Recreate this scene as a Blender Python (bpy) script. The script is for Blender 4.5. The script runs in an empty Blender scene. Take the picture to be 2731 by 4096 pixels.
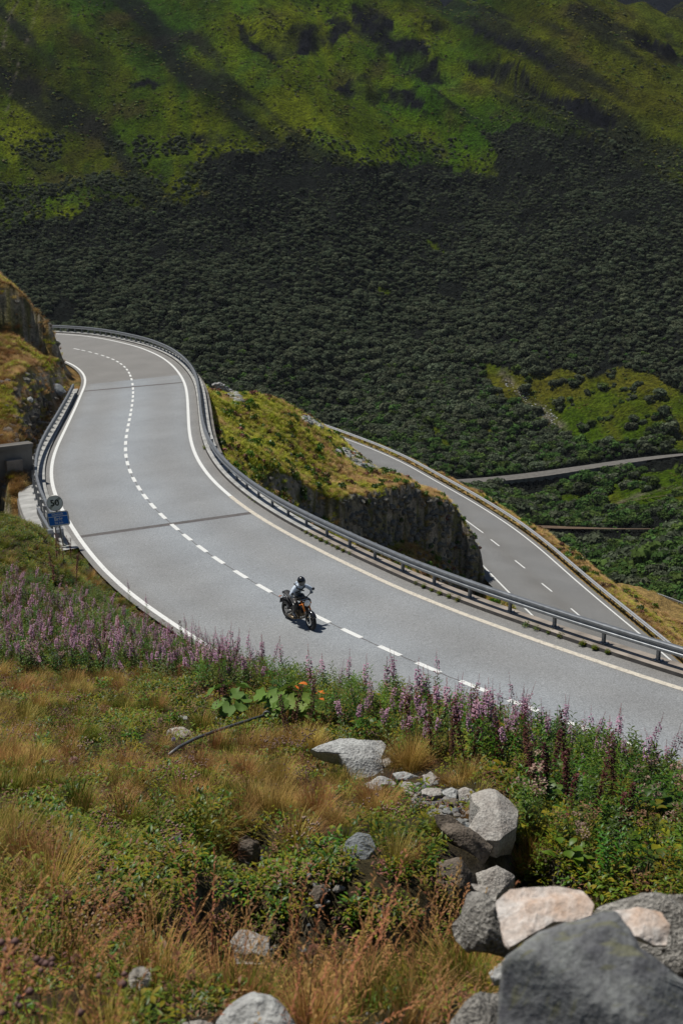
import bpy, bmesh, math, random
import numpy as np
from mathutils import Vector, Matrix, Euler, noise as mnoise

# ------------------------------------------------------------------ camera, sky, sun, exposure
S = bpy.context.scene
COL = S.collection
R = math.radians
CAMH, PITCH, F = 14.0, R(15.0), 5200.0       # F in pixels of the 2731x4096 photograph
cd = bpy.data.cameras.new('camera'); cam = bpy.data.objects.new('camera', cd); COL.objects.link(cam)
cam.location = (0, 0, CAMH); cam.rotation_euler = (R(90) - PITCH, 0, 0)
cd.sensor_fit = 'VERTICAL'; cd.sensor_height = 36.0; cd.lens = F / 4096 * 36
cd.clip_start = 0.1; cd.clip_end = 6000
cd.dof.use_dof = True; cd.dof.focus_distance = 40; cd.dof.aperture_fstop = 6.3
S.camera = cam
S.render.resolution_x = 682; S.render.resolution_y = 1024
SUN = Vector((-0.56, 0.27, 1.30)).normalized()   # towards the sun
SUN_EL = math.asin(SUN.z); SUN_AZ = math.atan2(SUN.x, SUN.y)
w = bpy.data.worlds.new('World'); S.world = w; w.use_nodes = True
nt = w.node_tree; bg = nt.nodes['Background']
sky = nt.nodes.new('ShaderNodeTexSky'); sky.sky_type = 'NISHITA'; sky.sun_disc = False
sky.sun_elevation = SUN_EL; sky.sun_rotation = SUN_AZ; sky.altitude = 1800
nt.links.new(sky.outputs[0], bg.inputs[0]); bg.inputs[1].default_value = 0.05
sl = bpy.data.lights.new('sun', 'SUN'); sl.energy = 4.5; sl.angle = R(0.5); sl.color = (1, 0.955, 0.88)
so = bpy.data.objects.new('sun', sl); COL.objects.link(so)
so.rotation_euler = SUN.to_track_quat('Z', 'Y').to_euler(); so.location = (-30, 10, 60)
S.view_settings.view_transform = 'Standard'; S.view_settings.look = 'None'
S.view_settings.exposure = 0.0; S.view_settings.gamma = 1
S.render.engine = 'CYCLES'; S.cycles.max_bounces = 5; S.cycles.transparent_max_bounces = 4

rng = np.random.default_rng(7); random.seed(7)

# ------------------------------------------------------------------ geometry helpers
def rays(px, py):
    px = np.asarray(px, float); py = np.asarray(py, float)
    u = (px - 1365.5) / F; v = (2048 - py) / F
    cp, sp = math.cos(PITCH), math.sin(PITCH)
    return np.stack([u, cp + v * sp, -sp + v * cp], -1)
def on_plane(P, z0, a, b, y0):
    d = rays(P[:, 0], P[:, 1]); t = (z0 - b * y0 - CAMH) / (d[:, 2] - a * d[:, 0] - b * d[:, 1])
    return d * t[:, None] + [0, 0, CAMH]
def zmain(x, y): return 0.08 * x - 0.01 * (y - 45)
def zlow(x, y): return -20 - 0.08 * x + 0 * y
def on_main(P): return on_plane(np.asarray(P, float), 0, .08, -.01, 45)
def on_low(P): return on_plane(np.asarray(P, float), -20, -.08, 0, 0)
def at(px, py, d):
    r = rays(px, py); r = r / np.linalg.norm(r, axis=-1, keepdims=True)
    return r * np.asarray(d, float)[..., None] + [0, 0, CAMH]
def project(P):
    P = np.asarray(P, float); x = P[..., 0]; y = P[..., 1]; z = P[..., 2] - CAMH
    cp, sp = math.cos(PITCH), math.sin(PITCH)
    f = y * cp - z * sp; up = y * sp + z * cp
    f = np.where(f < .05, .05, f)
    return 1365.5 + F * x / f, 2048 - F * up / f
def hsh(i, j, s):
    n = (i.astype(np.int64) * 374761393 + j.astype(np.int64) * 668265263 + s * 974634777) & 0x7fffffff
    n = ((n ^ (n >> 13)) * 1274126177) & 0x7fffffff
    return ((n ^ (n >> 16)) & 0xffff) / 65535.0
def vn(x, y, s=0):
    xi = np.floor(x); yi = np.floor(y); fx = x - xi; fy = y - yi
    fx = fx * fx * (3 - 2 * fx); fy = fy * fy * (3 - 2 * fy)
    a = hsh(xi, yi, s); b = hsh(xi + 1, yi, s); c = hsh(xi, yi + 1, s); d = hsh(xi + 1, yi + 1, s)
    return (a + (b - a) * fx) * (1 - fy) + (c + (d - c) * fx) * fy
def fbm(x, y, s=0, o=4):
    t = 0; a = 1; n = 0
    for k in range(o):
        t = t + a * (vn(x * 2 ** k, y * 2 ** k, s + k * 17) - .5); n += a; a *= .5
    return t / n * 2          # about -1..1
def sstep(a, b, x):
    t = np.clip((x - a) / (b - a), 0, 1); return t * t * (3 - 2 * t)
def inpoly(px, py, poly):
    c = np.zeros(np.shape(px), bool); n = len(poly)
    for i in range(n):
        x1, y1 = poly[i]; x2, y2 = poly[(i + 1) % n]
        if y1 == y2: continue
        k = ((y1 > py) != (y2 > py)) & (px < (x2 - x1) * (py - y1) / (y2 - y1) + x1); c ^= k
    return c
def polydist(X, Y, L):
    """distance, arclength and side (+ = right of travel) to polyline L"""
    best = np.full(np.shape(X), 1e9); bs = np.zeros(np.shape(X)); sd = np.ones(np.shape(X)); acc = 0
    for i in range(len(L) - 1):
        ax, ay = L[i][:2]; bx, by = L[i + 1][:2]; dx, dy = bx - ax, by - ay; l2 = dx * dx + dy * dy + 1e-9
        t = np.clip(((X - ax) * dx + (Y - ay) * dy) / l2, 0, 1)
        d = np.hypot(X - ax - t * dx, Y - ay - t * dy); m = d < best
        best = np.where(m, d, best); bs = np.where(m, acc + t * math.sqrt(l2), bs)
        sd = np.where(m, np.sign((X - ax) * dy - (Y - ay) * dx), sd); acc += math.sqrt(l2)
    return best, bs, sd
def resample(L, step):
    L = np.asarray(L, float); s = np.r_[0, np.cumsum(np.linalg.norm(np.diff(L, axis=0), axis=1))]
    n = max(2, int(s[-1] / step)); q = np.linspace(0, s[-1], n)
    return np.stack([np.interp(q, s, L[:, k]) for k in range(L.shape[1])], 1)
def smooth(L, n=3, closed=False):
    L = np.array(L, float)
    for _ in range(n): L[1:-1] = (L[:-2] + 2 * L[1:-1] + L[2:]) / 4
    return L
def normals2(L):
    t = np.gradient(L[:, :2], axis=0); t /= np.linalg.norm(t, axis=1, keepdims=True) + 1e-9
    return np.stack([t[:, 1], -t[:, 0]], 1)         # to the right of travel
class RBF:
    """thin plate spline in (azimuth, ln r)"""
    def __init__(s, P, lam=1e-3):
        P = np.array(P, float); s.c = s.w2(P[:, 0], P[:, 1]); n = len(P)
        K = s.k(np.linalg.norm(s.c[:, None] - s.c[None], axis=2)) + lam * np.eye(n)
        A = np.zeros((n + 3, n + 3)); A[:n, :n] = K; A[:n, n] = 1; A[:n, n + 1:] = s.c; A[n, :n] = 1; A[n + 1:, :n] = s.c.T
        s.w = np.linalg.solve(A, np.r_[P[:, 2], 0, 0, 0])
    def w2(s, x, y): return np.stack([np.arctan2(x, y) * 4, np.log(np.hypot(x, y))], -1)
    def k(s, r): return np.where(r > 1e-6, r * r * np.log(r + 1e-9), 0)
    def __call__(s, x, y):
        q = s.w2(x, y); o = np.full(q.shape[:-1], s.w[-3]) + q[..., 0] * s.w[-2] + q[..., 1] * s.w[-1]
        for i in range(len(s.c)): o = o + s.w[i] * s.k(np.hypot(q[..., 0] - s.c[i, 0], q[..., 1] - s.c[i, 1]))
        return o

# ------------------------------------------------------------------ object helpers
def tag(o, label=None, cat=None, group=None, kind=None):
    if label: o['label'] = label
    if cat: o['category'] = cat
    if group: o['group'] = group
    if kind: o['kind'] = kind
    return o
def empty(name, loc=(0, 0, 0), rz=0, label=None, cat=None, group=None):
    o = bpy.data.objects.new(name, None); COL.objects.link(o); o.location = loc; o.rotation_euler = (0, 0, rz)
    o.empty_display_size = .3
    return tag(o, label, cat, group)
def link(name, me, mats=None, parent=None, coll=None):
    o = bpy.data.objects.new(name, me); (coll or COL).objects.link(o)
    if mats is not None and len(me.materials) == 0:
        for m in (mats if isinstance(mats, (list, tuple)) else [mats]): me.materials.append(m)
    if parent: o.parent = parent
    return o
def np_mesh(name, V, Fc, mi=None, smooth_=False, col=None, attrs=None):
    """V (n,3); Fc (m,3|4) index array or list of such arrays"""
    me = bpy.data.meshes.new(name); V = np.asarray(V, np.float32)
    Fs = Fc if isinstance(Fc, list) else [Fc]
    Fs = [np.asarray(f, np.int32) for f in Fs if len(f)]
    me.vertices.add(len(V)); me.vertices.foreach_set('co', V.ravel())
    nl = sum(f.size for f in Fs); npoly = sum(len(f) for f in Fs)
    me.loops.add(nl); me.polygons.add(npoly)
    me.loops.foreach_set('vertex_index', np.concatenate([f.ravel() for f in Fs]))
    st = []; k = 0
    for f in Fs:
        st.append(k + np.arange(len(f)) * f.shape[1]); k += f.size
    me.polygons.foreach_set('loop_start', np.concatenate(st).astype(np.int32))
    if mi is not None: me.polygons.foreach_set('material_index', np.asarray(mi, np.int32))
    me.polygons.foreach_set('use_smooth', np.full(npoly, smooth_, bool))
    me.update(calc_edges=True)
    if col is not None:
        a = me.attributes.new('col', 'FLOAT_COLOR', 'POINT')
        a.data.foreach_set('color', np.c_[col, np.ones(len(V))].astype(np.float32).ravel())
    for n, v in (attrs or {}).items():
        a = me.attributes.new(n, 'FLOAT', 'POINT'); a.data.foreach_set('value', np.asarray(v, np.float32))
    return me
def grid_faces(nu, nv, wrap=False):
    i = np.arange(nu - 1)[:, None] * nv; j = np.arange(nv if wrap else nv - 1)[None]
    j2 = (j + 1) % nv
    return np.stack([i + j, i + nv + j, i + nv + j2, i + j2], -1).reshape(-1, 4)
class MB:
    """collects polygons for ONE mesh"""
    def __init__(s): s.V = []; s.F = []; s.M = []
    def add(s, V, Fc, m=0):
        k = len(s.V); s.V += [tuple(v) for v in V]; s.F += [tuple(i + k for i in f) for f in Fc]; s.M += [m] * len(Fc)
    def box(s, c, size, rot=None, m=0, taper=1):
        x, y, z = [q / 2 for q in size]
        V = [Vector((i * x * (taper if k > 0 else 1), j * y * (taper if k > 0 else 1), k * z)) for k in (-1, 1) for j in (-1, 1) for i in (-1, 1)]
        if rot is not None: V = [rot @ v for v in V]
        V = [v + Vector(c) for v in V]
        s.add(V, [(0, 2, 3, 1), (4, 5, 7, 6), (0, 1, 5, 4), (2, 6, 7, 3), (0, 4, 6, 2), (1, 3, 7, 5)], m)
    def tube(s, P, rad, n=8, m=0, caps=True):
        P = [Vector(p) for p in P]; rad = rad if isinstance(rad, (list, tuple)) else [rad] * len(P)
        V = []; up = None
        for i, p in enumerate(P):
            t = (P[min(i + 1, len(P) - 1)] - P[max(i - 1, 0)]).normalized()
            if up is None: up = Vector((0, 0, 1)) if abs(t.z) < .9 else Vector((1, 0, 0))
            a = (up - t * up.dot(t)).normalized(); b = t.cross(a); up = a
            for k in range(n):
                q = 2 * math.pi * k / n; V.append(p + (a * math.cos(q) + b * math.sin(q)) * rad[i])
        Fc = [(i * n + k, i * n + (k + 1) % n, (i + 1) * n + (k + 1) % n, (i + 1) * n + k) for i in range(len(P) - 1) for k in range(n)]
        if caps: Fc += [tuple(range(n))[::-1], tuple(range((len(P) - 1) * n, len(P) * n))]
        s.add(V, Fc, m)
    def lathe(s, prof, n=24, m=0, rot=None, c=(0, 0, 0)):
        """prof: (r, h) pairs spun about local z"""
        V = []
        for r, h in prof:
            for k in range(n):
                q = 2 * math.pi * k / n; v = Vector((r * math.cos(q), r * math.sin(q), h))
                if rot is not None: v = rot @ v
                V.append(v + Vector(c))
        s.add(V, [(i * n + k, i * n + (k + 1) % n, (i + 1) * n + (k + 1) % n, (i + 1) * n + k) for i in range(len(prof) - 1) for k in range(n)], m)
    def mesh(s, name, smooth_=False):
        me = bpy.data.meshes.new(name); me.from_pydata(s.V, [], s.F)
        for p, m in zip(me.polygons, s.M): p.material_index = m
        if smooth_: me.shade_smooth()
        me.update(); return me
    def build(s, name, mats, parent=None, smooth_=False): return link(name, s.mesh(name, smooth_), mats, parent)
def sharpen(o, ang=35):
    bm = bmesh.new(); bm.from_mesh(o.data); bmesh.ops.recalc_face_normals(bm, faces=bm.faces)
    for e in bm.edges:
        if len(e.link_faces) == 2 and e.calc_face_angle(0) > R(ang): e.smooth = False
    for f in bm.faces: f.smooth = True
    bm.to_mesh(o.data); bm.free(); return o
def ribbon(L, offs, name, mats, zoff=None, mi=None):
    """sweep a cross profile [(offset right, dz)...] along 3D polyline L"""
    L = np.asarray(L, float); n = normals2(L); prof = np.array(offs, float)
    V = L[:, None, :] + np.concatenate([n[:, None, :] * prof[None, :, :1], np.broadcast_to(prof[None, :, 1:2], (len(L), len(prof), 1))], 2)
    f = grid_faces(len(L), len(prof)); m = None
    if mi is not None: m = np.tile(mi, len(L) - 1)
    return np_mesh(name, V.reshape(-1, 3), f, m)

# ------------------------------------------------------------------ materials
def newmat(name):
    m = bpy.data.materials.new(name); m.use_nodes = True; n = m.node_tree
    return m, n, n.nodes['Principled BSDF']
def N(n, t, **k):
    x = n.nodes.new(t)
    for a, b in k.items(): setattr(x, a, b)
    return x
def mat(name, col, rough=.7, metal=0., var=.0, scale=5., bump=0., bscale=None, spec=.4, coat=0.):
    m, n, p = newmat(name); L = n.links.new
    p.inputs['Base Color'].default_value = (*col, 1); p.inputs['Roughness'].default_value = rough
    p.inputs['Metallic'].default_value = metal; p.inputs['Specular IOR Level'].default_value = spec
    p.inputs['Coat Weight'].default_value = coat
    tc = N(n, 'ShaderNodeTexCoord')
    if var:
        t = N(n, 'ShaderNodeTexNoise'); t.inputs['Scale'].default_value = scale; t.inputs['Detail'].default_value = 6
        L(tc.outputs['Object'], t.inputs[0]); r = N(n, 'ShaderNodeMapRange'); L(t.outputs[0], r.inputs[0])
        r.inputs[1].default_value = .3; r.inputs[2].default_value = .7
        r.inputs[3].default_value = 1 - var; r.inputs[4].default_value = 1 + var
        mx = N(n, 'ShaderNodeMix', data_type='RGBA', blend_type='MULTIPLY'); mx.inputs[0].default_value = 1
        mx.inputs[6].default_value = (*col, 1); L(r.outputs[0], mx.inputs[7]); L(mx.outputs[2], p.inputs['Base Color'])
    if bump:
        t = N(n, 'ShaderNodeTexNoise'); t.inputs['Scale'].default_value = bscale or scale * 3; t.inputs['Detail'].default_value = 8
        L(tc.outputs['Object'], t.inputs[0]); b = N(n, 'ShaderNodeBump'); b.inputs['Strength'].default_value = bump
        b.inputs['Distance'].default_value = .02; L(t.outputs[0], b.inputs['Height']); L(b.outputs[0], p.inputs['Normal'])
    return m
def attr_mat(name, rough=.85, s1=3., s2=20., v1=.35, v2=.35, bump=.5, bdist=.05, bs=8., spec=.15):
    """base colour from the mesh's own colour patches, broken up by noise"""
    m, n, p = newmat(name); L = n.links.new; p.inputs['Roughness'].default_value = rough
    p.inputs['Specular IOR Level'].default_value = spec
    a = N(n, 'ShaderNodeAttribute', attribute_name='col'); tc = N(n, 'ShaderNodeTexCoord'); src = a.outputs[0]
    for s, v in ((s1, v1), (s2, v2)):
        t = N(n, 'ShaderNodeTexNoise'); t.inputs['Scale'].default_value = s; t.inputs['Detail'].default_value = 5; t.inputs['Roughness'].default_value = .65
        L(tc.outputs['Object'], t.inputs[0]); r = N(n, 'ShaderNodeMapRange'); L(t.outputs[0], r.inputs[0])
        r.inputs[1].default_value = .3; r.inputs[2].default_value = .7; r.inputs[3].default_value = 1 - v; r.inputs[4].default_value = 1 + v
        mx = N(n, 'ShaderNodeMix', data_type='RGBA', blend_type='MULTIPLY'); mx.inputs[0].default_value = 1
        L(src, mx.inputs[6]); L(r.outputs[0], mx.inputs[7]); src = mx.outputs[2]
    L(src, p.inputs['Base Color'])
    t = N(n, 'ShaderNodeTexNoise'); t.inputs['Scale'].default_value = bs; t.inputs['Detail'].default_value = 10; t.inputs['Roughness'].default_value = .7
    L(tc.outputs['Object'], t.inputs[0]); b = N(n, 'ShaderNodeBump'); b.inputs['Strength'].default_value = bump
    b.inputs['Distance'].default_value = bdist; L(t.outputs[0], b.inputs['Height']); L(b.outputs[0], p.inputs['Normal'])
    return m
def leaf_mat(name, col, var=.4, trans=.25, rough=.6, tipcol=None, spec=.25):
    """thin plant material; per-instance tint, optional tip colour from the mesh attribute 'tip'"""
    m, n, p = newmat(name); L = n.links.new; p.inputs['Roughness'].default_value = rough
    p.inputs['Specular IOR Level'].default_value = spec
    base = N(n, 'ShaderNodeRGB'); base.outputs[0].default_value = (*col, 1); src = base.outputs[0]
    if tipcol:
        t = N(n, 'ShaderNodeAttribute', attribute_name='tip'); mx = N(n, 'ShaderNodeMix', data_type='RGBA')
        L(t.outputs['Fac'], mx.inputs[0]); L(src, mx.inputs[6]); mx.inputs[7].default_value = (*tipcol, 1); src = mx.outputs[2]
    oi = N(n, 'ShaderNodeObjectInfo'); hs = N(n, 'ShaderNodeHueSaturation')
    for out, lo, hi in ((0, .5 - .045 * var * 2, .5 + .03 * var * 2), (2, 1 - var, 1 + var)):
        wn = N(n, 'ShaderNodeMath', operation='MULTIPLY'); wn.inputs[1].default_value = 1.0 if out == 0 else 7.31
        L(oi.outputs['Random'], wn.inputs[0]); fr = N(n, 'ShaderNodeMath', operation='FRACT'); L(wn.outputs[0], fr.inputs[0])
        r = N(n, 'ShaderNodeMapRange'); L(fr.outputs[0], r.inputs[0]); r.inputs[3].default_value = lo; r.inputs[4].default_value = hi
        L(r.outputs[0], hs.inputs[out])
    L(src, hs.inputs['Color']); L(hs.outputs[0], p.inputs['Base Color'])
    if trans:
        tr = N(n, 'ShaderNodeBsdfTranslucent'); L(hs.outputs[0], tr.inputs[0]); ms = N(n, 'ShaderNodeMixShader')
        ms.inputs[0].default_value = trans; L(p.outputs[0], ms.inputs[1]); L(tr.outputs[0], ms.inputs[2])
        L(ms.outputs[0], n.nodes['Material Output'].inputs[0])
    return m
def rock_mat(name, c1, c2, scale=3., vein=None, bump=.8, bdist=.02, dark=.35):
    m, n, p = newmat(name); L = n.links.new; p.inputs['Roughness'].default_value = .85; p.inputs['Specular IOR Level'].default_value = .25
    tc = N(n, 'ShaderNodeTexCoord'); g = tc.outputs['Object']
    t = N(n, 'ShaderNodeTexNoise'); t.inputs['Scale'].default_value = scale; t.inputs['Detail'].default_value = 9; t.inputs['Roughness'].default_value = .65
    t.inputs['Distortion'].default_value = .6
    L(g, t.inputs[0]); cr = N(n, 'ShaderNodeValToRGB'); L(t.outputs[0], cr.inputs[0])
    e = cr.color_ramp.elements; e[0].position = .36; e[0].color = (*c2, 1); e[1].position = .62; e[1].color = (*c1, 1)
    src = cr.outputs[0]
    t2 = N(n, 'ShaderNodeTexNoise'); t2.inputs['Scale'].default_value = scale * 9; t2.inputs['Detail'].default_value = 6; L(g, t2.inputs[0])
    r = N(n, 'ShaderNodeMapRange'); L(t2.outputs[0], r.inputs[0]); r.inputs[1].default_value = .34; r.inputs[2].default_value = .6
    r.inputs[3].default_value = dark; r.inputs[4].default_value = 1.12
    mx = N(n, 'ShaderNodeMix', data_type='RGBA', blend_type='MULTIPLY'); mx.inputs[0].default_value = .75
    L(src, mx.inputs[6]); L(r.outputs[0], mx.inputs[7]); src = mx.outputs[2]
    if vein:
        mp = N(n, 'ShaderNodeMapping'); mp.inputs['Rotation'].default_value = (.4, .5, .6); mp.inputs['Scale'].default_value = (1, 6, 1); L(g, mp.inputs[0])
        t3 = N(n, 'ShaderNodeTexNoise'); t3.inputs['Scale'].default_value = scale * 1.5; t3.inputs['Detail'].default_value = 4; L(mp.outputs[0], t3.inputs[0])
        r3 = N(n, 'ShaderNodeMapRange'); L(t3.outputs[0], r3.inputs[0]); r3.inputs[1].default_value = .56; r3.inputs[2].default_value = .66
        mv = N(n, 'ShaderNodeMix', data_type='RGBA'); L(r3.outputs[0], mv.inputs[0]); L(src, mv.inputs[6]); mv.inputs[7].default_value = (*vein, 1); src = mv.outputs[2]
    L(src, p.inputs['Base Color'])
    b = N(n, 'ShaderNodeBump'); b.inputs['Strength'].default_value = bump; b.inputs['Distance'].default_value = bdist
    ad = N(n, 'ShaderNodeMath', operation='ADD'); L(t.outputs[0], ad.inputs[0]); L(t2.outputs[0], ad.inputs[1])
    L(ad.outputs[0], b.inputs['Height']); L(b.outputs[0], p.inputs['Normal'])
    return m

# ------------------------------------------------------------------ road lines, traced where they lie on the ground
z2 = lambda L: [(x / 1.742, 1250 + y / 1.742) for x, y in L]
z4 = lambda L: [(700 + x / 1.568, 1400 + y / 1.568) for x, y in L]
z5 = lambda L: [(1700 + x / 1.521, 1400 + y / 1.521) for x, y in L]
zd = lambda L: [(x * 1.7417, y * 1.7417) for x, y in L]
OUT = on_main(z2([(420,150),(560,160),(700,180),(850,212),(960,240),(1060,280),(1150,330),(1220,390),(1260,440),(1290,500),(1305,580),(1310,660),(1315,760),(1330,880),(1360,980),(1400,1060),(1460,1140)]) + z4([(270,850),(400,955),(480,1020),(600,1090),(760,1180),(880,1245),(1040,1320),(1200,1400)]) + z5([(0,1520),(240,1605),(480,1700),(720,1780),(1000,1880),(1280,1970)]) + [(2731, 2761)])
INN = on_main(z2([(555,400),(590,440),(595,500),(560,580),(500,720),(440,850),(390,960),(365,1060),(360,1140),(375,1230),(430,1360),(500,1480),(550,1570),(620,1660),(700,1742)]) + [(x / 1.568, 2000 + y / 1.568) for x, y in [(560,330),(640,420),(700,480),(780,560),(880,630),(960,690),(1040,745),(1090,775)]])
DASH = on_main(z2([(538,255),(589,264),(635,275),(680,287),(720,300),(760,312),(797,326),(829,342),(855,358),(876,378),(892,398),(905,420),(914,440),(922,465),(928,500),(932,530),(932,558),(930,585),(927,615),(921,648),(918,680),(911,712),(904,747),(896,783),(886,822),(879,865),(872,910),(869,955),(872,1000),(879,1052),(900,1107),(927,1165),(961,1225),(1002,1285),(1053,1350),(1125,1420),(1213,1497),(1296,1568),(1398,1648),(1510,1728)]) + zd([(549,1320),(603,1352),(663,1387),(733,1421),(806,1455),(890,1496),(978,1535),(1080,1578),(1197,1622),(1323,1669),(1463,1718)]))
def extend(L, n, step, end=True):
    """carry a curve on past its end, keeping its mean bend"""
    L = [np.array(p[:2]) for p in (L if end else L[::-1])]
    a = L[-1] - L[-3]; b = L[-3] - L[-6]; ang = math.atan2(a[1], a[0]); da = (ang - math.atan2(b[1], b[0]) + math.pi) % (2 * math.pi) - math.pi
    da = max(-.09, min(.09, da)) * .5
    for k in range(n): ang += da; L.append(L[-1] + step * np.array([math.cos(ang), math.sin(ang)]))
    return L if end else L[::-1]
cl = extend(extend(list(smooth(DASH, 3)), 8, 2.0, True), 16, 2.2, False)
CL = resample(smooth(resample(np.array(cl), .8), 12), .5)
do, so_, _ = polydist(OUT[:, 0], OUT[:, 1], CL); di, si_, _ = polydist(INN[:, 0], INN[:, 1], CL)
cs = np.r_[0, np.cumsum(np.linalg.norm(np.diff(CL, axis=0), axis=1))]
def wfun(s, d):
    o = np.argsort(s); v = np.interp(cs, s[o], d[o]); k = np.ones(13) / 13
    return np.convolve(np.pad(v, 6, 'edge'), k, 'valid')
WO, WI = wfun(so_, do), wfun(si_, di)
n2 = normals2(CL)                         # right of travel (travel = from far to near); outer line lies on its left
side = np.sign(np.sum((OUT[20, :2] - CL[np.argmin(np.hypot(*(CL - OUT[20, :2]).T))]) * n2[np.argmin(np.hypot(*(CL - OUT[20, :2]).T))]))
NO = n2 * side                            # unit normal to the outer (valley) side
def moff(off_o=None, off_i=None, i0=0, i1=None):
    o = (CL + NO * (WO + off_o)[:, None]) if off_o is not None else (CL - NO * (WI + off_i)[:, None])
    o = o[i0:i1]; return np.c_[o, zmain(o[:, 0], o[:, 1])]
LOUT = on_low(z4([(1090,565),(1200,605),(1420,700)]) + z5([(50,790),(300,930),(520,1070),(700,1210),(900,1390),(1100,1560),(1380,1790)]))
lc = [LOUT[k, :2] for k in range(len(LOUT))]
lc = np.array(extend(extend(lc, 10, 4, True), 8, 4, False)); lc = smooth(resample(lc, 1.), 16)
LN = normals2(lc); LN = LN * np.sign(-LN[len(lc) // 2][0])     # towards the hill (left)
def loff(o):
    p = lc + LN * o; return np.c_[p, zlow(p[:, 0], p[:, 1])]

# ------------------------------------------------------------------ the lie of the land
def pt(px, py, d): return tuple(at(px, py, d))
G = []
CLT_ = [(0,0,q) for q in (83.5,85,88.5,92,96.5,101,103,106,111,113)]; CLH_ = [.1,.3,.9,2.,2.8,3.8,4.4,4.6,5,5.]
for q in [(-900,2100,52),(0,2080,50),(150,2120,53),(-900,2500,30),(0,2300,40),(250,2330,42),(0,2500,32),(300,2500,34.5),(550,2540,37),(0,2750,23),(400,2750,24.5),(700,2640,31),
          (900,2690,27.5),(1200,2765,24.5),(1500,2835,22.5),(1800,2895,21),(2100,2990,19.8),(2400,3080,18.8),(2731,3170,17.5),(3600,3320,15.5),
          (0,3000,17),(500,3000,17.5),(1000,3000,17.5),(1300,3080,16.2),(1500,3150,15),(1800,3130,14.7),(2200,3200,15),(2700,3350,14),(3600,3500,12.5),
          (0,3300,12),(500,3300,12.4),(900,3330,12),(1250,3350,11.9),(1600,3400,11.6),(1850,3420,11.8),(2200,3450,12),(2700,3500,11.6),
          (0,3600,8.6),(450,3600,9.2),(800,3560,10.4),(1200,3560,10.6),(1700,3560,10.9),(-900,3000,16),(-900,3600,8.6),
          (300,3850,6.3),(0,3900,5.8),(0,4096,4.6),(-700,4096,4.6),(600,4096,4.5),(1000,4050,4.8),(1500,4096,4.8),(2200,4096,5.2),(2731,4096,5.2),(3500,4000,5.2),(1900,3900,5.6),(2400,3720,6.6),(2731,3700,6.6)]:
    G.append(pt(*q))
for x, y, z in [(0,.6,12.3),(-3,.5,12.4),(3,.5,12.3),(0,-1,12.5),(1.0,8.3,8.2),(-.5,7.8,8.5),(2.2,8.2,8.3),(3.5,8,8.2),(6,8,8.6)]: G.append((x, y, z))
for k in range(len(CL)):                  # ground just under the near edge of the road
    if k % 16: continue
    p = CL[k] - NO[k] * (WI[k] + .9)
    G.append((p[0], p[1], zmain(*p) - (.12 if p[1] < 58 or p[1] > 95 else 1.5 if p[1] < 62 else 5.5)))
    if p[1] > 20: q = CL[k] + NO[k] * (WO[k] + 2.5); G.append((q[0], q[1], zmain(*q) - (2.2 + 5 * min(1, max(0, 70 - q[1]) / 30))))
for q in [(800,1545,98),(1000,1595,103),(1180,1655,109),(1310,1750,113),(1440,1840,116.5),(1600,1905,117),(1740,1960,116),(1840,2050,114.2),
          (900,1630,96),(1000,1705,95),(1200,1805,99),(1200,1865,97),(1400,1920,104),(1550,1975,106),(1700,1995,109),
          (930,1760,83.5),(1050,1830,85),(1160,1890,88.5),(1250,1950,92),(1400,1975,96.5),(1500,1950,101),(1560,1930,103),(1650,1960,106),(1800,2010,111),
          (0,1165,101),(110,1200,103),(205,1290,104),(245,1370,103),(285,1475,102),(280,1570,90),
          (-700,1080,103),(-700,1500,86),(-700,1800,72),]: G.append(pt(*q))
for q in [(0,1786,65.5),(150,1780,66.5)]: p = at(*q); G.append((p[0], p[1], p[2] + (3.4 * float(np.clip((-20.5 - p[0]) / 3, 0, 1)))))
for x, y, z in [(-14.6,55.5,-4),(-17.5,56.5,-4.8),(-22,57,-4.6),(-13.2,59,-4.5),(-16.2,58.5,-5.2),(-19.5,60,-5.5),(-17,62,-5),(-30,62,-2),(-22,118,1.5),(-30,120,3),(-60,110,5),(-12,132,-12),(0,132,-14),(8,132,-17),(3,62,-13),(10,62,-16),(10,48,-10),(-2,72,-9),(22,62,-22),(16,90,-20.6),(10,100,-19.5),(26,40,-16),(40,30,-20),(-40,140,-16),(-10,170,-32),(-50,170,-34),(-30,135,-8)]: G.append((x, y, z))
for k in range(0, len(lc), 8):
    p = lc[k]; 
    for o, dz in ((-1.2, -.1), (-3.4, -.35), (-6., -2.6), (-9, -7.), (-16, -16), (-30, -30)):
        q = p + LN[k] * o
        if math.hypot(*q) < 215 and not (o < -10 and project(np.array([q[0], q[1], zlow(*q)]))[0] > 2150): G.append((q[0], q[1], zlow(*q) + dz))
    q = p + LN[k] * 8.2; G.append((q[0], q[1], zlow(*q) - .2))
for q in [(2480,2325,158),(2620,2362,158),(2731,2425,156),(2731,2490,148),(2600,2445,149),(2900,2500,152),(2500,2400,147)]: G.append(pt(*q))
for x, y, z in [(35,178,-56),(48,178,-58),(24,176,-54),(62,165,-56)]: G.append((x, y, z))
for i, (x, y) in enumerate([(950,1880),(1060,1960),(1180,2010),(1300,2100),(1420,2140),(1520,2180),(1590,2200),(1690,2240),(1820,2300),(1935,2340)]):
    t = CLT_[i]; p = at(x, y, t[2] + (-1.2 if i < 3 else -.6)); G.append((p[0], p[1], p[2] + CLH_[i]))
HB = lambda x: 3.4 * float(sstep(-20.5, -23.5, np.array(x)))
for q in [(60,1360,98.5),(150,1410,99.5),(0,1550,88),(150,1600,86),(0,1690,77),(110,1720,76)]: p = at(*q); G.append((p[0], p[1], p[2] + HB(p[0])))
T1 = RBF(G, 2e-3)
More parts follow.
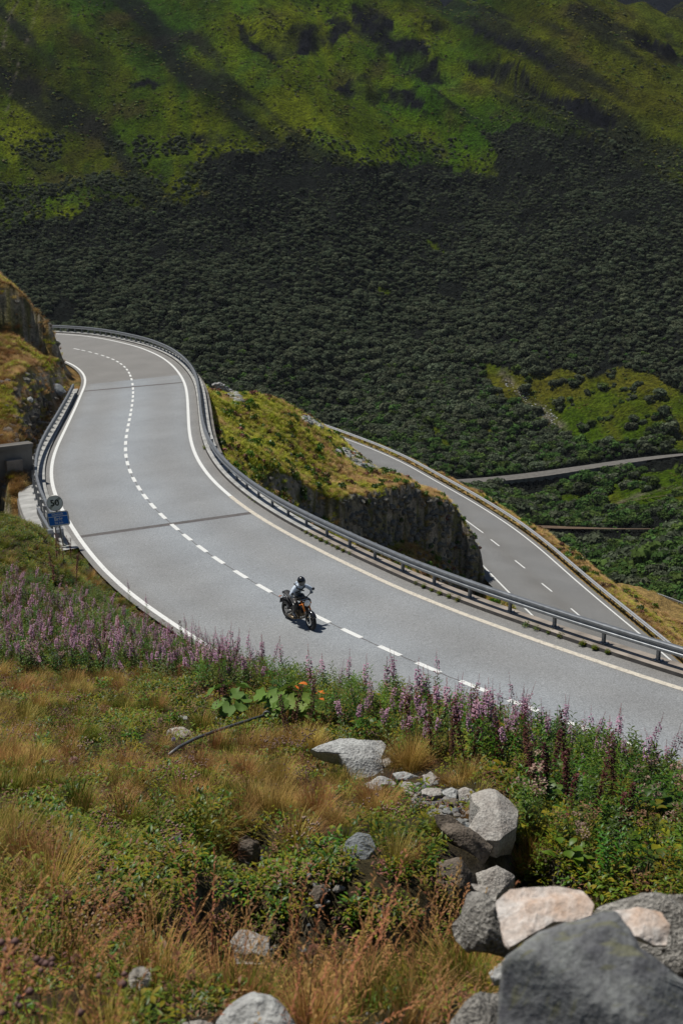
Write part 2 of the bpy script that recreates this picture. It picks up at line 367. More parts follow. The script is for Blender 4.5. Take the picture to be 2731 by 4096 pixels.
LIP = [at(x, y, d)[:2] for x, y, d in ((-400,3900,7.5),(250,3800,8.3),(560,3700,8.9),(800,3540,10.3),(1000,3500,10.9),(1300,3570,10.7),(1560,3590,10.6),(1850,3510,11.2),(1960,3400,12),(2150,3350,12.4),(2500,3500,11.3),(3300,3560,10.5))]
HOL = at(930, 3400, 11.6)
CLT = [(930,1765,83.5),(1050,1835,85),(1160,1895,88.5),(1250,1955,92),(1400,1980,96.5),(1500,1955,101),(1560,1935,103),(1650,1965,106),(1800,2015,111),(1875,2110,113)]
CLF = np.array([at(x, y, d)[:2] for x, y, d in CLT]); CLH = np.array([.1,.3,.9,2.,2.8,3.8,4.4,4.6,5,5.])
def ground(X, Y):
    r = np.hypot(X, Y); Z = T1(X, Y)
    # the eroded bank in the foreground
    lx = np.array([p[0] for p in LIP]); ly = np.array([p[1] for p in LIP])
    yl = np.interp(X, lx, ly) + .35 * fbm(X * 2.2, Y * .1, 5, 3)
    Z = Z - .6 * sstep(.25, -.6, Y - yl) * sstep(6.2, 8.2, r)
    Z = Z - .55 * np.exp(-((X - HOL[0] - .1) ** 2 + (Y - HOL[1]) ** 2) / .22)
    Z = np.where(r < 3.7, np.minimum(Z, CAMH - .8 * r - .12 + 3 * sstep(2.5, 3.6, r)), Z)
    # cliffs and rough ground
    rough = np.clip(r / 60, .06, .8)
    Z = Z + rough * (.8 * fbm(X / 6, Y / 6, 1, 4) * np.clip(r / 50, .15, 1) + .22 * fbm(X / 1.1, Y / 1.1, 2, 3))
    Z = Z + np.where(r < 45, .16 * fbm(X * 1.1, Y * 1.1, 3, 4) * sstep(2, 8, r), 0)
    dc, sc, sdc = polydist(X, Y, CLF); Hc = np.interp(X, CLF[:, 0], CLH); yc = np.interp(X, CLF[:, 0], CLF[:, 1]) + 2.2 * fbm(X / 2.6, Z / 3, 6, 4)
    onk = sstep(CLF[0, 0] - 3, CLF[0, 0] + 1, X) * sstep(CLF[-1, 0] + 3, CLF[-1, 0] + .5, X) * (Y > 60)
    Z = Z - Hc * onk * sstep(.3, -1.3, Y - yc)
    yb = 98.8 + (X + 26) * .35 + 2.2 * fbm(X / 2.5, Z / 3, 8, 4)
    Z = Z - 3.4 * sstep(-20.5, -23.5, X) * sstep(.5, -1.1, Y - yb) * (Y > 62)
    Z = Z + np.where(r > 58, .12 * fbm(X / .5, Y / 1.2, 7, 2), 0)
    # roads are cut into it
    d, s, sd = polydist(X, Y, CL[::4]); k = np.clip((s / cs[-1] * len(CL)).astype(int), 0, len(CL) - 1)
    outer = (sd * side) > 0; w_ = np.where(outer, WO[k], WI[k]); e = d - w_
    f = np.where(outer, sstep(1.5, 1.25, e), np.where((Y > 56.5) & (Y < 92), sstep(1.25, .7, e), sstep(2.2, .5, e))); f = np.where(outer & (e > 1.5), 0, f)
    Z = Z * (1 - f) + f * (zmain(X, Y) - np.where(outer, .3, .25 - .22 * sstep(.15, .4, e)))
    gap = np.where(outer, sstep(1.3, 1.5, e) * sstep(5, 2, e), 0)
    Z = np.where(gap > .02, np.minimum(Z, zmain(X, Y) - 1.0), Z)
    lsd = np.full(np.shape(X), 1e9); d, s, sd = polydist(X, Y, lc[::4])
    kk = np.clip((s / len(lc) / 1.0 * len(lc)).astype(int), 0, len(lc) - 1)
    ins = ((X - lc[kk, 0]) * LN[kk, 0] + (Y - lc[kk, 1]) * LN[kk, 1])
    f = sstep(8.6, 7.9, ins) * sstep(-1.6, -1.0, ins)
    f = f * (r > 60) * (d < 12)
    return Z * (1 - f) + f * (zlow(X, Y) - .3)
# one grid in azimuth and distance, dense near the camera
NA, NR = 760, 760
AZ = np.linspace(R(-34), R(34), NA); LR = np.linspace(math.log(1.3), math.log(215), NR)
_X = np.exp(LR)[:, None] * np.sin(AZ)[None]; _Y = np.exp(LR)[:, None] * np.cos(AZ)[None]
GZ = np.concatenate([ground(_X[i:i + 95], _Y[i:i + 95]) for i in range(0, NR, 95)])
def interp_grid(X, Y, A, L, Z):
    u = np.clip((np.arctan2(X, Y) - A[0]) / (A[1] - A[0]), 0, len(A) - 1.001); v = np.clip((np.log(np.hypot(X, Y)) - L[0]) / (L[1] - L[0]), 0, len(L) - 1.001)
    i = v.astype(int); j = u.astype(int); fv = v - i; fu = u - j
    return (Z[i, j] * (1 - fu) + Z[i, j + 1] * fu) * (1 - fv) + (Z[i + 1, j] * (1 - fu) + Z[i + 1, j + 1] * fu) * fv
def gz(X, Y): return interp_grid(np.asarray(X, float), np.asarray(Y, float), AZ, LR, GZ)

# mountain and valley
MC = [pt(*q) for q in [(1365,2300,262),(2731,2250,235),(3600,2300,230),(0,2000,300),(-900,2000,290),(1365,2050,330),(2731,2120,285),(2731,1980,330),(2000,1980,350),(1365,1870,400),(2100,1900,385),(2731,1825,380),(3600,1800,370),(0,1700,425),(-900,1700,420),
      (0,1300,470),(1365,1500,440),(2100,1500,430),(2731,1450,420),(3600,1450,405),(0,1000,515),(1365,1000,505),(2000,1000,515),(2731,1000,480),(3600,1000,460),
      (0,470,610),(700,470,600),(1365,600,575),(2000,600,600),(2500,600,560),(3500,600,520),(0,0,730),(700,0,720),(1365,0,715),(2000,0,760),(2731,250,660),(3500,300,600),(1365,-500,850),(0,-500,860),(2200,10,800),(2450,45,790),(2731,70,770),(3500,150,720),(-900,1000,500),(-900,400,600),(-900,-200,720)]]
for x, y, z in [(120,1000,-20),(230,1000,40),(400,900,60),(0,1100,260),(-200,1100,260),(-400,900,200),(60,150,-60),(0,150,-62),(-60,170,-60),(100,120,-58),(0,220,-76)]: MC.append((x, y, z))
T2 = RBF(MC, 2e-3)
def mount(X, Y):
    r = np.hypot(X, Y); a = np.arctan2(X, Y)
    Z = T2(X, Y) + sstep(330, 520, r) * (16 * fbm((X + Y * .35) / 95, (Y - X * .2) / 150, 11, 5) + 5 * fbm(X / 22, Y / 30, 12, 4)) + 1.6 * fbm(X / 9, Y / 9, 13, 3)
    Z = Z + sstep(430, 620, r) * sstep(-150, 60, X) * 9 * (1 - 2 * np.abs(fbm((Z * .8 + X * .62) / 34, (X - Z) / 160, 17, 4)))
    Z = Z - sstep(450, 600, r) * 5 * np.abs(fbm(X / 34 + Z / 200, Y / 400, 14, 3))          # gullies down the face
    return Z
NA2, NR2 = 700, 640
AZ2 = np.linspace(R(-36), R(36), NA2); LR2 = np.linspace(math.log(112), math.log(1150), NR2)
_X2 = np.exp(LR2)[:, None] * np.sin(AZ2)[None]; _Y2 = np.exp(LR2)[:, None] * np.cos(AZ2)[None]
MZ = mount(_X2, _Y2)
MZ0 = MZ.copy()
# covers of the far slope, as places on it
D = lambda L: [(x * 1.7417, y * 1.7417) for x, y in L]
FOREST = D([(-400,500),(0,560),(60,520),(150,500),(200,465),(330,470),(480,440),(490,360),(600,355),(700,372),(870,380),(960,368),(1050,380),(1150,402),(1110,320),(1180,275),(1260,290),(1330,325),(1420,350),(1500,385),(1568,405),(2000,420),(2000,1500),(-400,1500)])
SPARSE = D([(-400,280),(0,300),(150,310),(230,330),(420,300),(480,340),(480,440),(330,470),(200,465),(60,520),(-400,560)])
GLADES = [z5([(360,85),(430,95),(560,150),(720,135),(850,120),(1000,165),(1130,110),(1230,110),(1400,150),(1500,220),(1568,260),(1900,280),(1900,640),(1568,640),(1400,640),(1340,590),(1280,580),(1150,570),(1000,600),(930,560),(830,520),(700,470),(640,410),(560,360),(480,300),(420,230)]),
          z5([(1110,830),(1300,770),(1568,735),(1900,720),(1900,950),(1568,975),(1480,930),(1400,985),(1330,990),(1230,925),(1130,950),(1000,930),(860,960),(790,940),(830,880),(960,880),(1080,870)]),
          z5([(-20,455),(60,460),(130,530),(190,600),(120,610),(20,540)]), z5([(290,420),(360,440),(420,520),(330,500)]), D([(960,545),(1000,560),(1020,585),(985,575)]), D([(860,650),(890,665),(885,680),(865,675)])]
ROCKS_AND_SHADE = [D(q) for q in ([(520,65),(600,80),(700,62),(790,75),(760,110),(700,150),(650,160),(600,120),(540,100)],[(770,35),(860,25),(900,70),(960,120),(1030,165),(1030,200),(960,170),(880,130),(830,90)],
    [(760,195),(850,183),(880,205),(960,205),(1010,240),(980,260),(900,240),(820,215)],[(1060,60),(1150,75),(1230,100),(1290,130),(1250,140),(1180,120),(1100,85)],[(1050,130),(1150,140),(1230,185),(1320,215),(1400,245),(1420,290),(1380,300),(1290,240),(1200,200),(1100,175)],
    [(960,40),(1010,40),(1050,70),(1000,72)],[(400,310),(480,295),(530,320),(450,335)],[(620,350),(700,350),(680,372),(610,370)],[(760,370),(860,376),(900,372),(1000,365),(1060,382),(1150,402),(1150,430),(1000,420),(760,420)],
    [(1160,370),(1260,360),(1330,400),(1250,480),(1180,520),(1120,480)],[(480,360),(620,362),(620,400),(500,430)],[(1450,70),(1568,90),(1568,110),(1480,95)],[(280,190),(350,195),(390,215),(300,212)])]  # polygons at the forest edge are ravines in deep shade, not rock
def mcover(X, Y, Z):
    """forest, meadow glade and rock or ravine shade masks on the far slope"""
    px, py = project(np.stack([X, Y, Z], -1)); r = np.hypot(X, Y)
    wx = 95 * fbm(X / 26, Z / 14, 31, 5); wy = 70 * fbm(X / 20, Z / 12, 32, 5); wx = wx + 60 * fbm(X / 8, Z / 6, 33, 3); wy = wy + 45 * fbm(X / 7, Z / 5, 34, 3); qx, qy = px + wx, py + wy
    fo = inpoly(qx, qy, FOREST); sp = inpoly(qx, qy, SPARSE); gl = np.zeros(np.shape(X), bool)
    for g in GLADES: gl |= inpoly(px + wx * .3, py + wy * .25, g)
    rk = np.zeros(np.shape(X), bool)
    for g in ROCKS_AND_SHADE: rk |= inpoly(px + wx * .8, py + wy * .8, g)
    return px, py, fo, sp, gl, rk
_rk = mcover(_X2, _Y2, MZ0)[5]; _rb = _rk * 1.
for _ in range(2): _rb[1:-1, 1:-1] = (_rb[:-2, 1:-1] + _rb[2:, 1:-1] + _rb[1:-1, :-2] + _rb[1:-1, 2:] + _rb[1:-1, 1:-1]) / 5
MZ = MZ + _rb * (4.5 * fbm(_X2 / 9, _Y2 / 13, 15, 4) + 2.5 * fbm(_X2 / 3, _Y2 / 5, 16, 2))
def hit(px, py, A=AZ, L=LR, Z=None, t0=1.5, t1=210):
    Z = GZ if Z is None else Z
    d = rays(px, py); d = d / np.linalg.norm(d, axis=-1, keepdims=True); t = np.exp(np.linspace(math.log(t0), math.log(t1), 2600))
    P = d[..., None, :] * t[:, None] + [0, 0, CAMH]; under = P[..., 2] < interp_grid(P[..., 0], P[..., 1], A, L, Z)
    i = under.argmax(-1); i = np.where(under.any(-1), i, len(t) - 1)
    return np.take_along_axis(P, i[..., None, None].repeat(3, -1), -2)[..., 0, :]
def hitm(px, py): return hit(px, py, AZ2, LR2, MZ, 150, 1100)
# valley roads: cut a level bench into the slope along each
VR = [('valley_road', z5([(60,812),(190,803),(420,790),(640,770),(850,735),(1050,700),(1250,670),(1450,645),(1568,635),(1750,620),(2100,590)]), 3.0),
      ('track', z5([(520,1068),(640,1075),(800,1080),(1000,1086),(1200,1091),(1400,1092),(1568,1086),(1750,1080),(2100,1060)]), 1.3),
      ('footpath', z5([(1120,945),(1200,930),(1330,905),(1450,885),(1568,870),(1750,860),(2000,850)]), .5)]
VL = {}
for name, L, hw in VR:
    P = hitm(np.array([p[0] for p in L]), np.array([p[1] for p in L])); P = smooth(resample(smooth(P, 2), 3.), 8)
    VL[name] = P; n = normals2(P); d, s, sd = polydist(_X2, _Y2, P[:, :2]); near = d < hw + 9
    k = np.clip((s / 3.).astype(int), 0, len(P) - 1); f = sstep(hw + (6 if name != 'footpath' else 1.5), hw + .5, d)
    cutd = np.where(_Y2 > P[k, 1], .35, .35 + (0 if name == 'footpath' else 2.6) * sstep(hw, hw + 1.4, d))
    MZ = np.where(near, MZ * (1 - f) + f * (P[k, 2] - cutd), MZ)

# ------------------------------------------------------------------ terrain meshes
def clip_far(V, F_, keep): return F_[keep[F_].all(1)]
def lerp(a, b, t): return a + (b - a) * t[..., None]
C3 = lambda *c: np.array(c, float)
def land_colour(X, Y, Z, steep):
    px, py = project(np.stack([X, Y, Z], -1)); r = np.hypot(X, Y)
    n1 = fbm(X * .5, Y * .5, 21, 4); n2 = fbm(X * 2.5, Y * 2.5, 22, 3)
    straw, olive, green, soil = C3(.085, .06, .028), C3(.06, .052, .018), C3(.04, .05, .012), C3(.035, .026, .018)
    c = lerp(straw, olive, np.clip(.5 + n1 * 1.6, 0, 1)); c = lerp(c, green, sstep(.1, .6, n2 + n1 * .5)[...] * .7)
    knoll = (r > 62) & (X > -9)
    g = sstep(1500, 2000, py + .25 * (1500 - px) * -1 + 220 * n1)      # greener at the road end, straw towards the brow
    kc = lerp(C3(.15, .19, .015), C3(.30, .20, .07), np.clip(.15 + .9 * sstep(800, 1700, px) + n1 * .7 + n2 * .3, 0, 1))
    c = np.where(knoll[..., None], kc, c)
    c = np.where((r < 60)[..., None], lerp(c, soil, np.clip(.45 + n2, .2, .9)), c)
    lf = (X < -9) & (r > 56)
    c = np.where(lf[..., None], lerp(C3(.26, .15, .05), C3(.15, .12, .035), np.clip(.45 + n1 * 1.2 + n2 * .5, 0, 1)), c)
    rq = fbm(X * .9 + Z * .4, Z * 1.6, 23, 4); rock = lerp(C3(.36, .31, .24), C3(.15, .14, .05), sstep(-.15, .3, rq + .6 * fbm(X * 3, Z * 3, 24, 3)))
    c = lerp(c, rock, sstep(.36, .55, steep + .1 * n2) * np.where(r < 45, .25, 1))
    return np.clip(c, .01, 1)
def terrain(name, X, Y, Z, m, keep=None, colf=land_colour, rng_=None):
    V = np.stack([X, Y, Z], -1); dv = np.gradient(V, axis=0); du = np.gradient(V, axis=1); nn = np.cross(du, dv); nn /= np.linalg.norm(nn, axis=-1, keepdims=True) + 1e-9
    steep = 1 - np.abs(nn[..., 2]); c = colf(X, Y, Z, steep); f = grid_faces(*X.shape)
    if keep is not None:
        k = keep.ravel(); f = f[k[f].all(1)]; used = np.zeros(X.size, bool); used[f] = True; idx = np.cumsum(used) - 1
        return link(name, np_mesh(name, V.reshape(-1, 3)[used], idx[f], smooth_=True, col=c.reshape(-1, 3)[used]), m)
    return link(name, np_mesh(name, V.reshape(-1, 3), f, smooth_=True, col=c.reshape(-1, 3)), m)
land_m = attr_mat('grassy_ground', s1=1.0, s2=6, v1=.5, v2=.5, bs=2.2, bump=1., bdist=.5)
soil_m = attr_mat('foreground_soil', s1=5, s2=40, v1=.5, v2=.5, bs=22, bump=1, bdist=.05)
ir = np.searchsorted(LR, math.log(58))
terrain('hillside', _X[:ir + 1], _Y[:ir + 1], GZ[:ir + 1], soil_m).__setitem__('kind', 'structure')
terrain('ridge', _X[ir:], _Y[ir:], GZ[ir:], land_m).__setitem__('kind', 'structure')
def mount_colour(X, Y, Z, steep):
    px, py, fo, sp, gl, rk = mcover(X, Y, Z)
    n1 = fbm(X / 40, Z / 26, 41, 4); n2 = fbm(X / 9, Z / 7, 42, 4); st = fbm((X + Z * .25) / 5, Z / 90, 43, 3)
    c = lerp(C3(.026, .062, .003), C3(.068, .084, .004), np.clip(.5 + n1 * 1.3 + st * .5, 0, 1))
    c = lerp(c, C3(.030, .062, .010), sstep(.15, .5, n2 - n1 * .3) * .6); n5 = .6 * fbm((X + Z) / 60, (Z - X * .4) / 30, 47, 5) + .7 * fbm((.62 * X + .8 * Z) / 14, (.8 * X - .62 * Z) / 90, 48, 5); c = c * (1 + 1.15 * np.clip(n5, -.6, .5))[..., None]
    c = lerp(c, C3(.050, .040, .016), sstep(.2, .6, fbm(X / 18, Z / 12, 44, 4)) * .7)
    yel = sstep(1900, 2600, px) * sstep(1000, 300, py) ; c = lerp(c, C3(.085, .082, .012), yel * .5)
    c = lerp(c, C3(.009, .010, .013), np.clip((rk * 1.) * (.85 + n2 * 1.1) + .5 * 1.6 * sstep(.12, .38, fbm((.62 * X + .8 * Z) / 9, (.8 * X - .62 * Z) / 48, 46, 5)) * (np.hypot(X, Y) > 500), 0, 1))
    c = np.where(fo[..., None] & ~gl[..., None], C3(.012, .014, .012), c)  # forest floor coloured near black, with the deep shade of the ravines painted in
    c = np.where(gl[..., None], lerp(C3(.052, .092, .005), C3(.10, .096, .012), np.clip(.35 + n2 + n1, 0, 1)), c)
    # pale scree chute in the glade, pale gullies top left
    for L, w0 in ((z5([(470,160),(560,230),(620,300),(700,370),(760,430),(820,480)]), 34), (z5([(1568,830),(1400,850),(1250,900),(1130,945)]), 10), (D([(45,0),(20,40),(8,110)]), 9), (D([(90,0),(75,60),(45,140),(15,260)]), 7)):
        d, s, sd = polydist(px, py, L); f = sstep(1, .2, d / w0 + .5 * n2) * (.8 if w0 > 20 else .55)
        c = lerp(c, C3(.17, .145, .12), f * np.clip(.5 + fbm(X / 1.8, Y / 1.8, 45, 3) * 2, 0, 1))
    return np.clip(c, .004, 1)
mount_m = attr_mat('mountain_turf', s1=.2, s2=.9, v1=.4, v2=.8, bs=.45, bump=1, bdist=2.6, rough=.95, spec=.02)
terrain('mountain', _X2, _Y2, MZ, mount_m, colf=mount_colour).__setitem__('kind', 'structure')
# the next range behind, seen in the top right corner
xs = np.linspace(-300, 1100, 90); ys = np.linspace(1250, 2300, 60); XX, YY = np.meshgrid(xs, ys)
ZZ = -60 + (YY - 1250) * .62 + 60 * fbm(XX / 260, YY / 260, 51, 5) + 25 * np.abs(fbm(XX / 60, YY / 200, 52, 4))
far_m = attr_mat('far_range_rock', s1=.01, s2=.05, v1=.3, v2=.4, bs=.03, bump=1, bdist=15, spec=.0)
terrain('far_mountains', XX, YY, ZZ, far_m, colf=lambda X, Y, Z, s: np.broadcast_to(C3(.004, .006, .010), X.shape + (3,)) * 1.0).__setitem__('kind', 'structure')

# ------------------------------------------------------------------ roads, lines, kerbs
def asphalt(name, c, warm, sc=1.):
    m, n, p = newmat(name); L = n.links.new; p.inputs['Roughness'].default_value = .72; p.inputs['Specular IOR Level'].default_value = .35
    tc = N(n, 'ShaderNodeTexCoord'); g = tc.outputs['Object']; a = N(n, 'ShaderNodeAttribute', attribute_name='wear')
    mx = N(n, 'ShaderNodeMix', data_type='RGBA'); L(a.outputs['Fac'], mx.inputs[0]); mx.inputs[6].default_value = (*warm, 1); mx.inputs[7].default_value = (*c, 1); src = mx.outputs[2]
    for s, lo, hi, v, det in ((.35, .35, .65, .07, 3), (9, .3, .7, .08, 4), (26, .3, .7, .30, 3), (130, .3, .7, .24, 2)):
        t = N(n, 'ShaderNodeTexNoise'); t.inputs['Scale'].default_value = s; t.inputs['Detail'].default_value = det; L(g, t.inputs[0])
        r = N(n, 'ShaderNodeMapRange'); L(t.outputs[0], r.inputs[0]); r.inputs[1].default_value = lo; r.inputs[2].default_value = hi; r.inputs[3].default_value = 1 - v; r.inputs[4].default_value = 1 + v
        q = N(n, 'ShaderNodeMix', data_type='RGBA', blend_type='MULTIPLY'); q.inputs[0].default_value = 1; L(src, q.inputs[6]); L(r.outputs[0], q.inputs[7]); src = q.outputs[2]
    L(src, p.inputs['Base Color'])
    t = N(n, 'ShaderNodeTexNoise'); t.inputs['Scale'].default_value = 90; L(g, t.inputs[0])
    b = N(n, 'ShaderNodeBump'); b.inputs['Strength'].default_value = .35; b.inputs['Distance'].default_value = .01; L(t.outputs[0], b.inputs['Height']); L(b.outputs[0], p.inputs['Normal'])
    return m
def road_strip(name, C, NN, lo, hi, z, m, wearf, k=25):
    t = np.linspace(0, 1, k); lo = np.broadcast_to(lo, len(C)); hi = np.broadcast_to(hi, len(C))
    o = lo[:, None] + (hi - lo)[:, None] * t[None]; P = C[:, None, :] + NN[:, None, :] * o[..., None]
    V = np.concatenate([P, z(P[..., 0], P[..., 1])[..., None]], 2); w_ = wearf(np.broadcast_to(t, o.shape), P)
    f = grid_faces(len(C), k); a, b, c, d = [V.reshape(-1, 3)[f[:, i]] for i in range(4)]
    if np.cross(b - a, c - a)[:, 2].mean() < 0: f = f[:, ::-1]
    return link(name, np_mesh(name, V.reshape(-1, 3), f, attrs={'wear': w_.ravel()}), m)
asp = asphalt('pale_asphalt', (.255, .274, .290), (.195, .19, .18))
asp2 = asphalt('warm_asphalt', (.190, .192, .19), (.155, .150, .14))
JT = [on_main(np.array([(320, 2147), (1003, 2052)])), on_main(np.array([(337, 1565), (738, 1529)]))]   # two tar joints across the road
def wear_main(t, P):
    e = sstep(0, .17, t) * sstep(1, .84, t); lane = .75 + .25 * np.cos((t - .5) * 4 * np.pi)
    band = 1 - .55 * sstep(0, .4, t) * 0
    past = P[..., 1] > np.interp(P[..., 0], [-22, -10], [96, 99])        # the old surface beyond the bridge deck
    v = e * lane * (1 + .25 * fbm(P[..., 0] / 5, P[..., 1] / 5, 61, 3)) * np.where(past, .0, 1)
    return np.clip(v, 0, 1)
o = road_strip('main_road', CL, NO, -WI - .3, WO + .6, lambda x, y: zmain(x, y), asp, wear_main); tag(o, kind='structure')
o = road_strip('lower_road', lc, LN, -.55, 8.4, zlow, asp2, lambda t, P: np.clip(.3 + .5 * np.abs(np.sin(t * 2 * np.pi)) + .3 * fbm(P[..., 0] / 4, P[..., 1] / 4, 62, 3), 0, 1)); tag(o, kind='structure')
def paint_mat(name, c, wornc, lo=.35):
    m, n, p = newmat(name); L = n.links.new; p.inputs['Roughness'].default_value = .6
    tc = N(n, 'ShaderNodeTexCoord'); t = N(n, 'ShaderNodeTexNoise'); t.inputs['Scale'].default_value = 9; t.inputs['Detail'].default_value = 8; t.inputs['Roughness'].default_value = .8; L(tc.outputs['Object'], t.inputs[0])
    r = N(n, 'ShaderNodeMapRange'); L(t.outputs[0], r.inputs[0]); r.inputs[1].default_value = lo; r.inputs[2].default_value = lo + .1
    mx = N(n, 'ShaderNodeMix', data_type='RGBA'); L(r.outputs[0], mx.inputs[0]); mx.inputs[6].default_value = (*wornc, 1); mx.inputs[7].default_value = (*c, 1); L(mx.outputs[2], p.inputs['Base Color'])
    return m
white = paint_mat('road_paint', (.70, .71, .69), (.38, .38, .37)); white_w = paint_mat('worn_road_paint', (.60, .55, .46), (.36, .33, .28), .40)
tar = mat('tar_seam', (.10, .092, .09), .8, var=.25, scale=6)
def strip_at(L, w_, z, zo, steps=None):
    L = np.asarray(L)[:, :2]; n = normals2(L); a, b = L - n * w_ / 2, L + n * w_ / 2
    V = np.stack([a, b], 1); V = np.concatenate([V, (z(V[..., 0], V[..., 1]) + zo)[..., None]], 2)
    return V.reshape(-1, 3), grid_faces(len(L), 2)
def marks(name, items, m):
    V = []; Fc = []; k = 0
    for v, f in items: V.append(v); Fc.append(f + k); k += len(v)
    V = np.concatenate(V); Fc = np.concatenate(Fc); a, b, c = [V[Fc[:, i]] for i in range(3)]
    fl = np.cross(b - a, c - a)[:, 2] < 0; Fc[fl] = Fc[fl][:, ::-1]
    return tag(link(name, np_mesh(name, V, Fc), m), kind='structure')
inn_i = [i for i in range(len(CL)) if CL[i][1] < 200]
marks('edge_line', [strip_at(moff(off_i=0), .17, zmain, .008)], white)
marks('edge_line', [strip_at(moff(0, i0=0, i1=206), .17, zmain, .008)], white)
marks('edge_line', [strip_at(moff(0, i0=205), .19, zmain, .008)], white_w)
d, s_d, _ = polydist(DASH[:, 0], DASH[:, 1], CL)
items = []; ss = sorted(s_d); per = np.gradient(np.array(ss)); per = smooth(per, 6)
ss = list(ss) + [ss[-1] + 2.0, ss[-1] + 4.0, ss[-1] + 6.0]; per = list(per) + [2.0] * 3
for i, s in enumerate(ss):
    h = per[i] * .28 * (1.5 if i == 0 else 1); q = np.linspace(s - h, s + h, 5)
    items.append(strip_at(np.stack([np.interp(q, cs, CL[:, 0]), np.interp(q, cs, CL[:, 1])], 1), .15 if s < cs[150] else .17, zmain, .008))
marks('centre_line', items, white)
items = []
for a, b in JT:
    q = np.linspace(0, 1, 24)[:, None]; items.append(strip_at(a[None, :2] * (1 - q) + b[None, :2] * q, .5 if a is JT[0][0] else .42, zmain, .004))
marks('tar_seam', items, tar)
crk = CL[(CL[:, 1] < 68)] ; crk = crk + np.stack([.03 * fbm(crk[:, 0] * 3, crk[:, 1] * 3, 71), .05 * fbm(crk[:, 0] * 3, crk[:, 1] * 3, 72)], 1)
marks('tar_seam', [strip_at(crk, .03, zmain, .0045)], tar)
marks('edge_line', [strip_at(loff(0), .17, zlow, .01)], white); marks('edge_line', [strip_at(loff(7.4), .17, zlow, .01)], white)
LD = on_low(z5([(245,1035),(352,1113),(398,1153),(450,1193),(545,1280),(605,1328),(708,1420),(770,1470),(885,1573),(948,1626)])); items = []
def seg(a, b, n=6): q = np.linspace(0, 1, n)[:, None]; return a[None] * (1 - q) + b[None] * q
for k in range(0, 10, 2): items.append(strip_at(seg(LD[k], LD[k + 1]), .16, zlow, .01))
marks('centre_line', items, white)
# kerbs with a concrete strip that carries the barriers
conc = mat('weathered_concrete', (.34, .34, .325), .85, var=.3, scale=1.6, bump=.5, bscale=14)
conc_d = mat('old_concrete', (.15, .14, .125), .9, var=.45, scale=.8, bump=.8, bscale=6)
conc_w = mat('stained_concrete', (.27, .235, .20), .9, var=.4, scale=1.2, bump=.6, bscale=12)
gutter = mat('kerb_gutter', (.045, .042, .04), .9, var=.3, scale=4)
P = moff(.6)
i_st = 222          # from here on the strip is older and browner
KP = [(.0, -.3), (.0, .0), (.03, .10), (.10, .13), (.62, .13), (.65, .10), (.65, -2.2)]
def outer_strip(name, a, b, ms, prof):
    L = P[a:b]; V = []
    for o, dz in prof: q = L.copy(); q[:, :2] += NO[a:b] * o; q[:, 2] += dz; V.append(q)
    V = np.stack(V, 1); f = grid_faces(len(L), len(prof)); fl = f
    return link(name, np_mesh(name, V.reshape(-1, 3), f, np.tile([1, 1, 0, 0, 0, 0], len(L) - 1)), ms)
o = outer_strip('kerb', 0, i_st + 1, [conc, gutter], KP); tag(o, kind='structure')
o = outer_strip('kerb', i_st, len(CL), [conc_w, gutter], KP); tag(o, kind='structure')
# retaining wall under the outer edge
def wall(name, L2, z0, depth, th, m, label, cat='retaining wall', n=None):
    n = normals2(L2) if n is None else n; L2 = np.asarray(L2)
    V = []
    for o, dz in ((0, 0), (th, 0), (th * 1.4, -depth), (0, -depth)):
        V.append(np.c_[L2[:, :2] + n * o, z0 + dz * np.ones(len(L2))])
    V = np.stack(V, 1); f = [(i + a, i + b, i + 4 + b, i + 4 + a) for i in range(0, (len(L2) - 1) * 4, 4) for a, b in ((0, 1), (1, 2), (2, 3), (3, 0))]
    f += [(0, 1, 2, 3), tuple(range((len(L2) - 1) * 4, len(L2) * 4))[::-1]]
    return tag(link(name, np_mesh(name, V.reshape(-1, 3), np.array(f)), m), label, cat)
ii = [i for i in range(len(CL)) if CL[i][1] < 118]; sel = slice(ii[0], len(CL))
Lw = CL[sel] + NO[sel] * (WO[sel] + .6 + .66)[:, None]
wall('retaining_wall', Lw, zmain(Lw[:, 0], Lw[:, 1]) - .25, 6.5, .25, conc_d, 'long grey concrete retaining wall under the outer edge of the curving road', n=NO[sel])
# inner side: strip and wall where the road crosses the gully
DI = [(CL[i] - NO[i] * WI[i]) for i in range(len(CL))]; pxi, pyi = project(np.c_[np.array(DI), zmain(np.array(DI)[:, 0], np.array(DI)[:, 1])])
ia = [i for i in range(len(CL)) if pyi[i] < 1562 and CL[i][1] < 130][-1]; ib = [i for i in range(len(CL)) if pyi[i] > 2195][0]
L = CL[ia:ib + 1]; nI = -NO[ia:ib + 1]; wi = WI[ia:ib + 1]; tt = np.linspace(0, 1, len(L)); wid = .55 + .75 * sstep(.45, .8, tt)
V = []
for o, dz in (('a', -.3), ('a', 0.0), ('b', .12), ('c', .14), ('d', .14), ('e', .10), ('e', -.4)):
    off = wi + {'a': .3 + 0 * wid, 'b': .33 + 0 * wid, 'c': .4 + 0 * wid, 'd': .4 + wid, 'e': .44 + wid}[o]
    q = L + nI * off[:, None]; V.append(np.c_[q, zmain(q[:, 0], q[:, 1]) + dz])
V = np.stack(V, 1); f = grid_faces(len(L), 7)[:, ::-1]
o = link('kerb', np_mesh('kerb', V.reshape(-1, 3), f, np.tile([1, 1, 0, 0, 0, 0], len(L) - 1)), [conc, gutter]); tag(o, kind='structure')
Lw = (L + nI * (wi + .44 + wid)[:, None])[:, :2]
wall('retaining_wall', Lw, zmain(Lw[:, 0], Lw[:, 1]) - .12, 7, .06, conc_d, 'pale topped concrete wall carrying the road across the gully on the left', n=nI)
INRAIL = (ia, ib)

